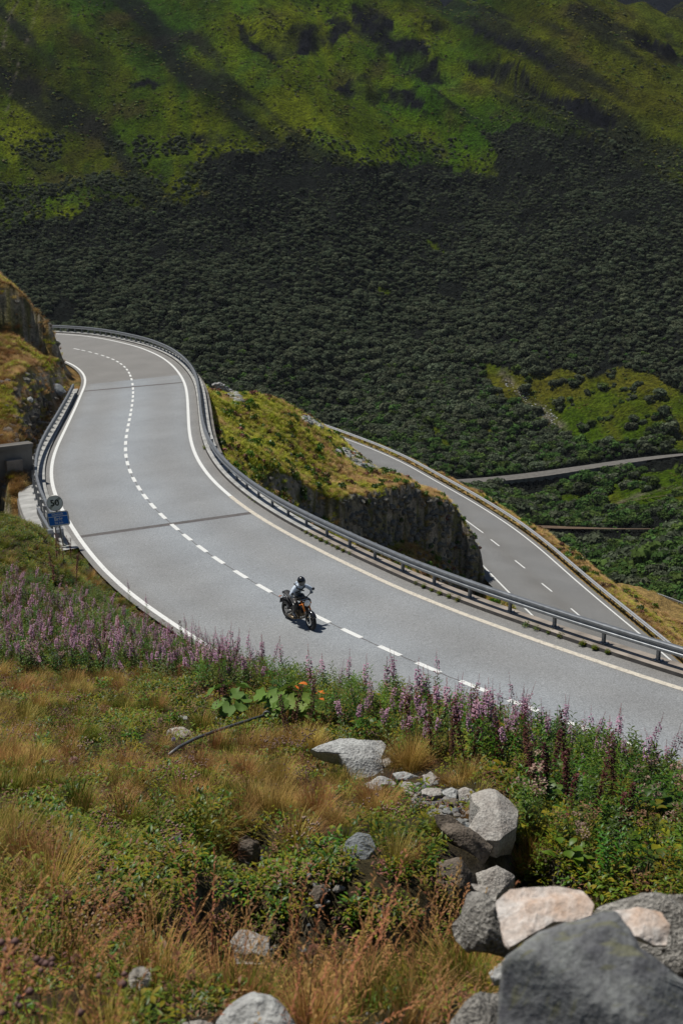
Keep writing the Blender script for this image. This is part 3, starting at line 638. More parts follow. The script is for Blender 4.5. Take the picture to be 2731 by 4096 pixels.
# valley roads laid on their benches
gravel = mat('pale_gravel_road', (.125, .118, .108), .95, var=.2, scale=.8); earth = mat('earth_track', (.105, .072, .045), .95, var=.3, scale=.9)
for name, hw, m in (('valley_road', 2.6, gravel), ('track', 1.2, earth), ('footpath', .45, earth)):
    P = VL[name].copy(); n = normals2(P); V = []
    for o in (-hw, -hw / 2, 0, hw / 2, hw): q = P.copy(); q[:, :2] += n * o; q[:, 2] += .05 if name != 'footpath' else .25; V.append(q)
    V = np.stack(V, 1); f = grid_faces(len(P), 5)
    V = V.reshape(-1, 3); a, b, c = [V[f[:, i]] for i in range(3)]
    if np.cross(b - a, c - a)[:, 2].mean() < 0: f = f[:, ::-1]
    tag(link(name, np_mesh(name, V, f), m), kind='structure')
P = VL['valley_road']; sgn = -np.sign(normals2(P)[len(P) // 2][1]); nV = normals2(P) * sgn
k = [i for i in range(len(P)) if 1800 < project(P[i])[0] < 2600]
Lw = P[k] [:, :2] + nV[k] * 2.7
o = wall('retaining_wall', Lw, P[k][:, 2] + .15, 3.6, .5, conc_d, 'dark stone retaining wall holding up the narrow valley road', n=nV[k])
# concrete abutment at the foot of the left bank
cw0, cw1 = at(-420, 1830, 64.5), at(122, 1800, 66.5); q = np.linspace(0, 1, 12)[:, None]; Lq = cw0[None] * (1 - q) + cw1[None] * q
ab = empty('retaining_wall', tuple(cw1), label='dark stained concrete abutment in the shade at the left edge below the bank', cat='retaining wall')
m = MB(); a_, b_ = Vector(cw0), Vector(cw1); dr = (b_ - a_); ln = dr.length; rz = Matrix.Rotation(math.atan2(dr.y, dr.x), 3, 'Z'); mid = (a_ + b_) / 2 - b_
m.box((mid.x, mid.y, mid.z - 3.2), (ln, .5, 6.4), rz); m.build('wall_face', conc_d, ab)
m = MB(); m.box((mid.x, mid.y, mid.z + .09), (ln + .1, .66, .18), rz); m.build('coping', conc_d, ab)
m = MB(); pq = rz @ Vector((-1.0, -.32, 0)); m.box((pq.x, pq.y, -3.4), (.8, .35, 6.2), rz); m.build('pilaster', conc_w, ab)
# the bit of road on the hairpin at the lower right
HP = on_plane(np.array(z5([(1180,1500),(1300,1535),(1400,1572),(1500,1615),(1600,1665),(1760,1750)])), -36.2, 0, 0, 0)
hp = smooth(resample(HP, 1.), 4); n = normals2(hp); n = n * -np.sign(n[len(n) // 2][1]) if False else n
V = np.stack([np.c_[hp[:, :2] + n * o, hp[:, 2]] for o in (-2.6, 0, 2.6)], 1).reshape(-1, 3); f = grid_faces(len(hp), 3); a, b, c = [V[f[:, i]] for i in range(3)]
if np.cross(b - a, c - a)[:, 2].mean() < 0: f = f[:, ::-1]
tag(link('side_road', np_mesh('side_road', V, f), asp2), kind='structure')

# ------------------------------------------------------------------ crash barriers
galv = mat('galvanised_steel', (.26, .275, .29), .5, metal=.75, var=.18, scale=5, bump=.1)
galv_d = mat('dull_zinc', (.30, .31, .32), .55, metal=.5, var=.25, scale=9)
rust = mat('brown_stained_steel', (.13, .09, .06), .7, metal=.3, var=.4, scale=8)
BP = [(.10, .45), (.03, .44), (.0, .47), (.0, .54), (.055, .585), (.055, .615), (.0, .66), (.0, .73), (.03, .765), (.14, .765), (.16, .745), (.16, .46), (.10, .45)]
BP = [(o_ * .85, z_ * .86) for o_, z_ in BP]
def beam(L, NN, prof=BP, dz=0, end=None):
    V = []
    for o, z in prof: q = np.array(L, float); q[:, :2] += NN * o; q[:, 2] += z + dz; V.append(q)
    V = np.stack(V, 1); f = grid_faces(len(L), len(prof)); return V.reshape(-1, 3), f
PMB = MB()
PMB.box((0, 0, .31), (.012, .09, .58)); PMB.box((.0, .045, .31), (.075, .010, .58)); PMB.box((.0, -.045, .31), (.075, .010, .58)); PMB.box((0, -.07, .51), (.07, .05, .18))
post_me = PMB.mesh('post'); post_me.materials.append(galv_d)
BMB = MB(); BMB.box((0, 0, .0), (.26, .22, .018))
for i in (-1, 1):
    for j in (-1, 1): BMB.tube([(i * .1, j * .08, 0), (i * .1, j * .08, .04)], .014, 6)
base_me = BMB.mesh('base_plate'); base_me.materials.append(galv)
def barrier(L, NN, spacing, label, plates=True, post_o=.23, hgt=0.0, phase=.3):
    root = empty('crash_barrier', tuple(L[len(L) // 2]), label=label, cat='guardrail')
    V, f = beam(L, NN, dz=hgt); loc = np.array(L[len(L) // 2])
    me = np_mesh('rail', V - loc, f, smooth_=False); o = link('rail', me, galv, root)
    bm = bmesh.new(); bm.from_mesh(me); bmesh.ops.recalc_face_normals(bm, faces=bm.faces); bm.to_mesh(me); bm.free()
    s = np.r_[0, np.cumsum(np.linalg.norm(np.diff(L, axis=0), axis=1))]; first = True
    for q in np.arange(phase, s[-1], spacing):
        p = np.array([np.interp(q, s, L[:, k]) for k in range(3)]); nn = np.array([np.interp(q, s, NN[:, k]) for k in range(2)])
        po = bpy.data.objects.new('post', post_me); COL.objects.link(po); po.parent = root
        po.location = Vector((p[0] + nn[0] * post_o - loc[0], p[1] + nn[1] * post_o - loc[1], p[2] - loc[2] + hgt)); po.rotation_euler = (0, 0, math.atan2(nn[1], nn[0]) - math.pi / 2)
        if plates:
            b = bpy.data.objects.new('base_plate', base_me); COL.objects.link(b); b.parent = po; b.location = (0, 0, .016)
    return root
zinc_b = mat('bright_zinc', (.62, .63, .64), .4, metal=.55, var=.12, scale=5)
def off_line(base, NN, o, i0, i1, z, dz=0):
    q = base[i0:i1] + NN[i0:i1] * o[i0:i1, None]; return np.c_[q, z(q[:, 0], q[:, 1]) + dz]
i2 = 150
L = off_line(CL, NO, WO + .6 + .08, 14, i2 + 1, zmain, .13); barrier(L, NO[14:i2 + 1], 1.45, 'grey steel crash barrier round the outside of the upper bend of the road')
L = off_line(CL, NO, WO + .6 + .08, i2, len(CL) - 14, zmain, .13); barrier(L, NO[i2:len(CL) - 14], 2.0, 'thick grey steel crash barrier behind the motorcycle running down to the right edge')
k0 = 6; L = off_line(lc, LN, np.full(len(lc), -.75), 0, len(lc), zlow, 0); lb_ = barrier(L, -LN, 2.2, 'long silver crash barrier along the outer edge of the lower road', plates=False)
for c_ in lb_.children:
    if c_.name.startswith('rail'): c_.data.materials[0] = zinc_b
a, b = INRAIL; L = off_line(CL, -NO, WI + .45 + .3 * sstep(a, b, np.arange(len(CL))), a + 4, b - 1, zmain, .13)
r = barrier(L, -NO[a + 4:b - 1], 1.4, 'curved steel crash barrier on the left inner edge, ending beside the blue sign')
# end plates of this barrier turn down at the sign
e = L[-1]; t = L[-1] - L[-3]; t /= np.linalg.norm(t); nn = -NO[b - 2]; loc = np.array(r.location)
for k, oo in enumerate((.02, .42)):
    V = []; 
    for j, (fw, zz) in enumerate(((0, .66), (.10, .64), (.18, .52), (.22, .31))):
        for q in (0, .28): V.append(tuple(e + t * fw + np.array([nn[0], nn[1], 0]) * (oo + q) + [0, 0, zz] - loc))
    for j in range(8): V.append(tuple(np.array(V[j]) - t * .03))
    f = [(2 * j, 2 * j + 1, 2 * j + 3, 2 * j + 2) for j in range(3)] + [(8 + 2 * j, 8 + 2 * j + 2, 8 + 2 * j + 3, 8 + 2 * j + 1) for j in range(3)] + [(2 * j, 2 * j + 2, 2 * j + 10, 2 * j + 8) for j in range(3)] + [(2 * j + 1, 2 * j + 9, 2 * j + 11, 2 * j + 3) for j in range(3)] + [(0, 8, 9, 1), (6, 7, 15, 14)]
    me = bpy.data.meshes.new('end_plate'); me.from_pydata(V, [], f); link('end_plate', me, galv, r)
L2 = L[-9:].copy(); nn2 = -NO[b - 10:b - 1]; V, f = beam(L2 + np.c_[nn2 * .45, 0 * nn2[:, 0]], nn2); link('rear_rail', np_mesh('rear_rail', V - loc, f), galv, r)
HPo = hp + np.c_[-n * 3.0, 0 * n[:, 0]] if project(hp[len(hp) // 2] - np.r_[n[len(n) // 2] * 3, 0])[1] < project(hp[len(hp) // 2])[1] else hp + np.c_[n * 3.0, 0 * n[:, 0]]
barrier(HPo, normals2(HPo), 2.2, 'small far crash barrier on the grassy hairpin at the right edge', plates=False, hgt=0)

# ------------------------------------------------------------------ road signs
def text_mb(s, size, mb, x, y, z, m=0, bold=.012, sx=1.):
    """filled glyph outlines, laid in the local XZ plane"""
    c = bpy.data.curves.new('t', 'FONT'); c.body = s; c.size = size; c.align_x = 'CENTER'; c.align_y = 'CENTER'; c.offset = bold * size; c.resolution_u = 3
    o = bpy.data.objects.new('t', c); COL.objects.link(o); dg = bpy.context.evaluated_depsgraph_get(); me = bpy.data.meshes.new_from_object(o.evaluated_get(dg))
    mb.add([(v.co.x * sx + x, y, v.co.y + z) for v in me.vertices], [tuple(p.vertices) for p in me.polygons], m)
    bpy.data.objects.remove(o); bpy.data.curves.remove(c); bpy.data.meshes.remove(me)
sign_white = mat('sign_face_white', (.85, .86, .80), .45); sign_blue = mat('sign_face_blue', (.015, .17, .62), .4); sign_black = mat('sign_black', (.012, .012, .012), .5)
sign_grey = mat('sign_grey_band', (.42, .43, .37), .5); back = mat('sign_back_metal', (.22, .22, .21), .5, metal=.6)
base = np.array(on_main(np.array([(258., 2196.)]))[0]); base[2] = float(gz(base[0], base[1]))
dS = 1.0
sg = empty('road_sign', tuple(base), label='round white 50 sign above a blue Gletsch Brig sign on a leaning post', cat='road sign')
LEAN = Matrix.Rotation(R(-7.5), 4, 'Y')
p0, p1 = at(258, 2190, np.linalg.norm(base - [0, 0, CAMH])), None
h50 = (2190 - 2007) / (F / np.linalg.norm(base - [0, 0, CAMH])) / math.cos(R(16)); hbl = (2190 - 2068) / (F / np.linalg.norm(base - [0, 0, CAMH])) / math.cos(R(16))
ppx = np.linalg.norm(base - [0, 0, CAMH]) / F
def child(mb, name, m, sm=False, par=None):
    o = mb.build(name, m, par or sg, sm); 
    if par is None: o.matrix_local = LEAN
    return o
m = MB(); m.tube([(0, 0, -.3), (0, 0, h50 + .1)], .032, 10); child(m, 'pole', back)
r5 = 31.5 * ppx
m = MB(); rot = Matrix.Rotation(R(90), 3, 'X'); m.lathe([(0, .0), (r5, 0), (r5 + .004, .03), (r5 - .006, .045), (r5 - .012, .03), (0, .03)], 40, rot=rot, c=(0, -.04, h50)); d5 = child(m, 'disc', back)
m = MB(); m.lathe([(0, .034), (r5 - .014, .034)], 40, rot=rot, c=(0, -.04, h50)); child(m, 'disc_face', sign_white, par=d5)
m = MB(); q = Matrix.Rotation(R(-40), 3, 'Y'); m.box((0, -.076, h50), (2 * r5 - .05, .002, .10), rot=q); child(m, 'diagonal_band', sign_grey, par=d5)
m = MB(); text_mb('50', .36, m, 0, -.0785, h50, bold=.02, sx=1.0); child(m, 'lettering', sign_black, par=d5)
bw, bh = 84 * ppx, 58 * ppx
m = MB(); m.box((0.02, -.055, hbl), (bw, .03, bh)); pn = child(m, 'panel', back)
bm = bmesh.new(); bm.from_mesh(pn.data); bmesh.ops.bevel(bm, geom=[e for e in bm.edges if abs(e.verts[0].co.y - e.verts[1].co.y) > .01], offset=.045, segments=4, affect='EDGES'); bm.to_mesh(pn.data); bm.free()
m = MB(); m.box((0.02, -.0715, hbl), (bw - .03, .002, bh - .03)); child(m, 'border', sign_white, par=pn)
m = MB(); m.box((0.02, -.0735, hbl + bh * .31), (bw - .09, .002, bh * .24)); m.box((0.02, -.0735, hbl - bh * .13), (bw - .09, .002, bh * .55)); child(m, 'blue_field', sign_blue, par=pn)
m = MB(); text_mb('Gletsch', .15, m, .02, -.0765, hbl + bh * .315); text_mb('Brig', .21, m, .02, -.0765, hbl - bh * .015, bold=.02); text_mb('56 km', .135, m, .02, -.0765, hbl - bh * .27); child(m, 'lettering', sign_white, par=pn)

# ------------------------------------------------------------------ plants: prototypes
LIB = bpy.data.collections.new('plant_library')          # holds the shapes the plant masses are grown from
def rotm(az, tilt): return Matrix.Rotation(az, 3, 'Z') @ Matrix.Rotation(tilt, 3, 'Y')
def blade(V, Fc, T, M, base, az, tilt, ln, wd, curve, segs=3, m=0):
    """a grass blade leaning outwards and bending over"""
    k = len(V); d = np.array([math.cos(az), math.sin(az)]); sd_ = np.array([-d[1], d[0]]) * wd / 2; p = np.array(base, float); a = tilt
    for i in range(segs + 1):
        wk = (1 - i / segs) ** .7 if i else 1.
        V.append((p[0] + sd_[0] * wk, p[1] + sd_[1] * wk, p[2])); V.append((p[0] - sd_[0] * wk, p[1] - sd_[1] * wk, p[2])); T += [i / segs] * 2
        st = ln / segs; p = p + np.array([d[0] * math.sin(a), d[1] * math.sin(a), math.cos(a)]) * st; a += curve / segs
    for i in range(segs): q = k + 2 * i; Fc.append((q, q + 1, q + 3, q + 2)); M.append(m)
def leaf(V, Fc, T, M, base, az, pitch, ln, wd, m=0, fold=.25, droop=.6, tooth=0):
    """a broad leaf: midrib with two halves folded up a little"""
    k = len(V); d = np.array([math.cos(az), math.sin(az), 0]); s_ = np.array([-d[1], d[0], 0]); p = np.array(base, float); a = pitch; n = 4
    prof = [.12, .8, 1., .65, .0]
    for i in range(n + 1):
        wv = prof[i] * wd / 2 * (1 + tooth * random.uniform(-.3, .3)); up = np.array([0, 0, fold * wv])
        for q in (s_ * wv + up, np.zeros(3), -s_ * wv + up): V.append(tuple(p + q))
        T += [i / n] * 3; p = p + (d * math.cos(a) + np.array([0, 0, math.sin(a)])) * ln / n; a -= droop / n
    for i in range(n):
        q = k + 3 * i; Fc += [(q, q + 1, q + 4, q + 3), (q + 1, q + 2, q + 5, q + 4)]; M += [m, m]
def proto(name, V, Fc, T, M, mats, coll=LIB, sm=True):
    V = np.array(V); F4 = np.array([f for f in Fc if len(f) == 4]); F3 = np.array([f for f in Fc if len(f) == 3])
    mi = [m for f, m in zip(Fc, M) if len(f) == 4] + [m for f, m in zip(Fc, M) if len(f) == 3]
    me = np_mesh(name, V, [x for x in (F4, F3) if len(x)], mi, sm, attrs={'tip': T})
    for m in mats: me.materials.append(m)
    if coll is None: return me
    o = bpy.data.objects.new(name, me); coll.objects.link(o); return o
U = random.uniform
straw = leaf_mat('straw_grass', (.20, .16, .018), .4, tipcol=(.60, .39, .12), trans=.18)
rusty = leaf_mat('russet_grass', (.19, .11, .025), .35, tipcol=(.52, .25, .10), trans=.18)
green = leaf_mat('green_grass', (.075, .12, .006), .4, tipcol=(.17, .20, .015), trans=.18)
herb = leaf_mat('herb_leaf', (.040, .105, .005), .5, tipcol=(.085, .165, .008), trans=.3, rough=.45, spec=.4)
herby = leaf_mat('yellowing_leaf', (.15, .16, .007), .35, tipcol=(.27, .24, .012), trans=.35)
brownl = leaf_mat('withered_leaf', (.12, .065, .03), .4, tipcol=(.24, .125, .07), trans=.15)
stalk = leaf_mat('brown_stalk', (.11, .07, .04), .4, trans=0)
seedh = leaf_mat('dry_seed_head', (.30, .20, .155), .35, trans=.15)
pinkst = leaf_mat('reddish_stalk', (.22, .035, .04), .3, trans=.1)
flo = leaf_mat('mauve_petal', (.36, .18, .26), .35, tipcol=(.50, .31, .40), trans=.18)
dockm = leaf_mat('dark_dock_seed', (.065, .018, .013), .35, tipcol=(.10, .03, .02), trans=.05)
def mk(fn, name, mats, *a, **k):
    V, Fc, T, M = [], [], [], []; fn(V, Fc, T, M, *a, **k); return proto(name, V, Fc, T, M, mats)
def tuft(V, Fc, T, M, n, rad, ln, wd, spread, curve, m=0, lean=0):
    for _ in range(n):
        a = U(0, 2 * math.pi); r = rad * math.sqrt(U(0, 1)); t = U(.03, spread) * (r / rad + .25)
        blade(V, Fc, T, M, (r * math.cos(a) + 0, r * math.sin(a), -.03), a + U(-.6, .6), t + lean * U(0, 1), ln * U(.55, 1.1), wd * U(.7, 1.3), curve * U(.3, 1.3), 3, m)
TALL = [mk(tuft, 'tuft', [straw], 150, .10, .42, .0045, .55, .9), mk(tuft, 'tuft', [straw], 120, .12, .34, .0045, .7, 1.2), mk(tuft, 'tuft', [rusty], 130, .11, .38, .004, .6, 1.0),
        mk(tuft, 'tuft', [green], 110, .10, .30, .006, .6, .9), mk(tuft, 'tuft', [straw], 90, .16, .26, .005, .8, 1.4)]
def herbs(V, Fc, T, M, n, rad, ls, h, m=0, mb=None):
    for _ in range(n):
        a = U(0, 6.28); r = rad * math.sqrt(U(0, 1)); z = h * U(0, 1) ** 1.3
        leaf(V, Fc, T, M, (r * math.cos(a), r * math.sin(a), z), U(0, 6.28), U(-.1, 1.), ls * U(.6, 1.25), ls * U(.28, .45), m if (mb is None or U(0, 1) < .75) else mb)
LOWH = [mk(herbs, 'herb', [herb, herby], 90, .16, .065, .14, 0, 1), mk(herbs, 'herb', [green, brownl], 110, .18, .05, .12, 0, 1), mk(herbs, 'herb', [brownl, herby], 90, .16, .045, .13, 0, 1), mk(herbs, 'herb', [herby, herb], 70, .14, .055, .10, 0, 1)]
def seeds(V, Fc, T, M, n, rad, h, mh, ms, hs=.012):
    for _ in range(n):
        a = U(0, 6.28); r = rad * U(0, 1); x, y = r * math.cos(a), r * math.sin(a); hh = h * U(.6, 1.1); lx, ly = U(-.08, .08), U(-.08, .08)
        blade(V, Fc, T, M, (x, y, 0), a, U(0, .3), hh, .004, .1, 2, ms); tx = V[-1]
        for _k in range(random.randint(1, 4)):
            c = np.array(tx) + [U(-.02, .02), U(-.02, .02), U(-.03, .01)]; k = len(V); s = hs * U(.7, 1.3)
            for q in ((s, 0, 0), (0, s, 0), (-s, 0, 0), (0, -s, 0), (0, 0, s), (0, 0, -s)): V.append(tuple(c + q)); T.append(.5)
            for i in range(4): j = (i + 1) % 4; Fc += [(k + i, k + j, k + 4), (k + j, k + i, k + 5)]; M += [mh, mh]
SEED = [mk(seeds, 'seed_stalks', [seedh, stalk], 14, .14, .34, 0, 1), mk(seeds, 'seed_stalks', [brownl, stalk], 10, .12, .4, 0, 1, .010)]
def tallherb(V, Fc, T, M, h, n, ls, m=0, ms=1):
    """leafy upright stems, willowherb foliage before flowering"""
    for s in range(4):
        bx, by = U(-.1, .1), U(-.1, .1); lx, ly = U(-.12, .12), U(-.12, .12); hh = h * U(.75, 1.05)
        blade(V, Fc, T, M, (bx, by, 0), math.atan2(ly, lx), math.hypot(lx, ly), hh, .008, 0, 3, ms)
        for i in range(n):
            t = (i + .5) / n; a = i * 2.4 + U(-.3, .3)
            leaf(V, Fc, T, M, (bx + lx * hh * t, by + ly * hh * t, hh * t), a, U(.35, .8), ls * (1.15 - .5 * t) * U(.8, 1.15), ls * .19, m, droop=.9)
MIDH = [mk(tallherb, 'leafy_stems', [herb, stalk], .62, 26, .12), mk(tallherb, 'leafy_stems', [green, stalk], .55, 24, .11), mk(tallherb, 'leafy_stems', [herby, stalk], .42, 16, .10)]
def bigleaves(V, Fc, T, M, n, ls, m=0):
    for _ in range(n):
        a = U(0, 6.28); r = U(.05, .22); leaf(V, Fc, T, M, (r * math.cos(a), r * math.sin(a), U(.04, .22)), a + U(-.5, .5), U(-.1, .6), ls * U(.7, 1.1), ls * U(.5, .75), m, droop=.8, tooth=.5)
BIGL = [mk(bigleaves, 'broad_leaves', [herb], 16, .19), mk(bigleaves, 'broad_leaves', [herby], 14, .15), mk(bigleaves, 'broad_leaves', [brownl], 12, .13)]
def umbel(V, Fc, T, M, h, m=0, ms=1):
    for s in range(3):
        bx, by = U(-.1, .1), U(-.1, .1); hh = h * U(.7, 1.1); a = U(0, 6.28); blade(V, Fc, T, M, (bx, by, 0), a, U(0, .25), hh, .008, .1, 2, ms); tp = np.array(V[-1])
        for _k in range(26):
            c = tp + [U(-.06, .06), U(-.06, .06), U(-.03, .03)]; leaf(V, Fc, T, M, tuple(c), U(0, 6.28), U(0, 1.2), .03, .024, m, droop=.3)
UMB = [mk(umbel, 'withered_umbels', [seedh, stalk], .5), mk(umbel, 'withered_umbels', [brownl, stalk], .45)]

def fireweed(h, nl, full):
    """one flowering willowherb: returns stem-with-leaves mesh and flower-spike mesh"""
    V, Fc, T, M = [], [], [], []; lx, ly = U(-.08, .08), U(-.08, .08); fh = h * .62
    blade(V, Fc, T, M, (0, 0, 0), math.atan2(ly, lx), math.hypot(lx, ly), fh, .010, 0, 4, 1); blade(V, Fc, T, M, (0, 0, 0), math.atan2(ly, lx) + 1.57, .01, fh, .010, 0, 4, 1)
    for i in range(nl):
        t = .12 + .88 * (i + .5) / nl; a = i * 2.4 + U(-.3, .3)
        leaf(V, Fc, T, M, (lx * fh * t, ly * fh * t, fh * t), a, U(.2, .75), .13 * (1.15 - .45 * t) * U(.8, 1.15), .024, 0, droop=1.)
    st = proto('leafy_stem', V, Fc, T, M, [herb, pinkst], coll=None)
    V, Fc, T, M = [], [], [], []; bx, by = lx * fh, ly * fh; sh = h - fh
    for w_ in (0, 1.57): blade(V, Fc, T, M, (bx, by, fh - .02), w_, .0, sh + .02, .009, 0, 3, 1)
    nf = int(62 * full)
    for i in range(nf):
        t = (i + U(0, 1)) / nf; a = U(0, 6.28); rr = .05 * (1 - t) ** .6 + .006; z = fh + sh * t * .97
        if t < .62:
            for _k in range(2): leaf(V, Fc, T, M, (bx + rr * .4 * math.cos(a), by + rr * .4 * math.sin(a), z), a + U(-.5, .5), U(-.3, .5), .034 * U(.8, 1.2), .024, 0, droop=.3)
        else: leaf(V, Fc, T, M, (bx, by, z), a, U(.2, .9), .024 * (1.5 - t), .007, 1, droop=.2)
        if i % 3 == 0: leaf(V, Fc, T, M, (bx, by, fh - .10 * U(0, 1)), a, U(.3, 1.), .05, .006, 1, droop=.1)
    return st, proto('flower_spike', V, Fc, T, M, [flo, pinkst], coll=None)
FW = [fireweed(h, nl, f) for h, nl, f in ((1.15, 30, 1.), (1.0, 28, .9), (1.25, 34, 1.1), (.9, 24, .8), (1.05, 30, 1.2), (1.1, 32, .7))]
def dock(h):
    V, Fc, T, M = [], [], [], []
    for w_ in (0, 1.57): blade(V, Fc, T, M, (0, 0, 0), w_, .02, h, .014, 0, 3, 0)
    st = proto('stalk', V, Fc, T, M, [dockm], coll=None); V, Fc, T, M = [], [], [], []
    for i in range(170):
        t = U(.25, 1); a = U(0, 6.28); r = .045 * (1.15 - t) ** .5; leaf(V, Fc, T, M, (r * .5 * math.cos(a), r * .5 * math.sin(a), h * t), a, U(-.2, 1.1), .034, .022, 0, droop=.4)
    return st, proto('seed_spike', V, Fc, T, M, [dockm], coll=None)
DK = [dock(.85), dock(1.0), dock(.7)]
# bushes of the far slope: rounded heaps of leaf clumps
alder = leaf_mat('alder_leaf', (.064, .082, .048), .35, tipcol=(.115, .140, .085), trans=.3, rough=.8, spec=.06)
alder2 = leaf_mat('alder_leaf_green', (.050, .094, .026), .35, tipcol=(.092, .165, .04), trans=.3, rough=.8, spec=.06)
def bush(V, Fc, T, M, R_, H, n, cs_, core=True):
    lobes = [(U(-.5, .5) * R_, U(-.5, .5) * R_, U(.35, .75) * H, U(.4, .62) * R_) for _ in range(5)] + [(0, 0, .5 * H, .7 * R_)]
    for _ in range(n):
        cx, cy, cz, rr = random.choice(lobes); v = Vector((U(-1, 1), U(-1, 1), U(-.45, 1))).normalized(); r = rr * U(.8, 1.08)
        c = np.array([cx, cy, cz]) + np.array(v) * r * [1, 1, .9]; s = cs_ * U(.6, 1.3); q = Vector((U(-1, 1), U(-1, 1), U(-1, 1))).normalized()
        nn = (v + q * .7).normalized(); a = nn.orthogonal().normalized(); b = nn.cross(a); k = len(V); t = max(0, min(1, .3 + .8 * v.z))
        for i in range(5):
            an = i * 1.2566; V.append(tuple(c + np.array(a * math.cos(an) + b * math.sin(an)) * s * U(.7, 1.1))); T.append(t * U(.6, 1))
        Fc += [(k, k + 1, k + 2), (k, k + 2, k + 3), (k, k + 3, k + 4)]; M += [0] * 3
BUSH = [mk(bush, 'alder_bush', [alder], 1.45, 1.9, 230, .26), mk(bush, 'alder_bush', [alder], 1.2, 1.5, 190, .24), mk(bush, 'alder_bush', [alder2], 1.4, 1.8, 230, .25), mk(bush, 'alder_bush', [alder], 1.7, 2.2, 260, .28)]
for b_ in BUSH: b_.data.shade_flat()
SHRUB = [mk(bush, 'dwarf_shrub', [herb], .32, .28, 150, .05), mk(bush, 'dwarf_shrub', [brownl], .3, .22, 130, .045), mk(bush, 'dwarf_shrub', [herby], .3, .24, 130, .045)]

def grow(name, label, cat, P, protos, scale, idx, rot=None, z=None):
    """one uncountable mass: the prototypes set out on the given points"""
    P = np.asarray(P, float); n = len(P); me = bpy.data.meshes.new(name); me.vertices.add(n); me.vertices.foreach_set('co', P.astype(np.float32).ravel())
    if rot is None: rot = np.stack([rng.normal(0, .12, n), rng.normal(0, .12, n), rng.uniform(0, 6.28, n)], 1)
    for nm, ty, key, v in (('rot', 'FLOAT_VECTOR', 'vector', rot), ('scl', 'FLOAT', 'value', scale), ('idx', 'INT', 'value', idx)):
        a = me.attributes.new(nm, ty, 'POINT'); a.data.foreach_set(key, np.asarray(v, np.int32 if ty == 'INT' else np.float32).ravel())
    o = bpy.data.objects.new(name, me); COL.objects.link(o); tag(o, label, cat, kind='stuff')
    c = bpy.data.collections.new(name + '_shapes')
    for i, p in enumerate(protos): q = p.copy(); q.name = 'shape_%02d_%s' % (i, p.name.split('.')[0]); c.objects.link(q)
    ng = bpy.data.node_groups.new(name + '_growth', 'GeometryNodeTree'); ng.interface.new_socket('Geometry', in_out='INPUT', socket_type='NodeSocketGeometry'); ng.interface.new_socket('Geometry', in_out='OUTPUT', socket_type='NodeSocketGeometry')
    a = ng.nodes; L = ng.links.new; i_ = a.new('NodeGroupInput'); o_ = a.new('NodeGroupOutput'); ip = a.new('GeometryNodeInstanceOnPoints'); ci = a.new('GeometryNodeCollectionInfo')
    ci.inputs[0].default_value = c; ci.inputs['Separate Children'].default_value = True; ci.inputs['Reset Children'].default_value = True
    L(i_.outputs[0], ip.inputs['Points']); L(ci.outputs[0], ip.inputs['Instance']); ip.inputs['Pick Instance'].default_value = True
    for nm, ty, so_ in (('idx', 'INT', 'Instance Index'), ('rot', 'FLOAT_VECTOR', 'Rotation'), ('scl', 'FLOAT', 'Scale')):
        x = a.new('GeometryNodeInputNamedAttribute'); x.data_type = ty; x.inputs[0].default_value = nm
        if so_ == 'Rotation': e = a.new('FunctionNodeEulerToRotation'); L(x.outputs[0], e.inputs[0]); L(e.outputs[0], ip.inputs[so_])
        else: L(x.outputs[0], ip.inputs[so_])
    L(ip.outputs[0], o_.inputs[0]); md = o.modifiers.new('growth', 'NODES'); md.node_group = ng
    return o

# ------------------------------------------------------------------ the far wood
n = 240000
a_ = rng.uniform(R(-22), R(22), n); l_ = rng.uniform(math.log(150), math.log(800), n); r_ = np.exp(l_)
X, Y = r_ * np.sin(a_), r_ * np.cos(a_); Z = interp_grid(X, Y, AZ2, LR2, MZ)
px, py, fo, sp, gl, rk = mcover(X, Y, Z); u = rng.random(n); dens = (r_ / 420) ** 2 * .75
cl_ = fbm(X / 14, Y / 14, 81, 3)
keep = (u < dens) & ((fo & ~gl & (cl_ > -.5)) | (sp & ~fo & (cl_ > .12)) | (~fo & ~gl & inpoly(px + 60 * cl_, py + 110 + 60 * cl_, FOREST) & (rng.random(n) < .35)) | (gl & (fbm(X / 5, Y / 5, 84, 3) > np.where(py > 1850, .34, .18)) & (rng.random(n) < .45)) | (~fo & (py > 1500) & ~gl)) & ~(rk & (py < 700) & (u > dens * .2))
for nm, hw in (('valley_road', 5.0), ('track', 2.6), ('footpath', 1.0)):
    P = VL[nm]; d, s, sd = polydist(X, Y, P[:, :2]); kk_ = np.clip((s / 3.).astype(int), 0, len(P) - 1); keep &= (d > hw) & ~((d < hw + (3.2 if nm == 'valley_road' else 6)) & (Y < P[kk_, 1]))
keep &= (px > -500) & (px < 3300) & (py > -200)
X, Y, Z, cc, pk = X[keep], Y[keep], Z[keep], cl_[keep], py[keep]
print('bushes', len(X))
sc = np.exp(rng.normal(-.36, .26, len(X))) * (.7 + .3 * sstep(700, 1300, pk)) * (1 + .45 * np.clip(cc, -.6, .8)) * (.8 + .35 * sstep(1100, 1800, pk))
ix = np.where(rng.random(len(X)) < sstep(1300, 2100, pk) * .75, 2, rng.choice([0, 1, 3], len(X)))
grow('far_wood', 'dark grey green alder thicket covering the opposite mountainside', 'thicket', np.stack([X, Y, Z - .2], 1), BUSH, sc, ix)

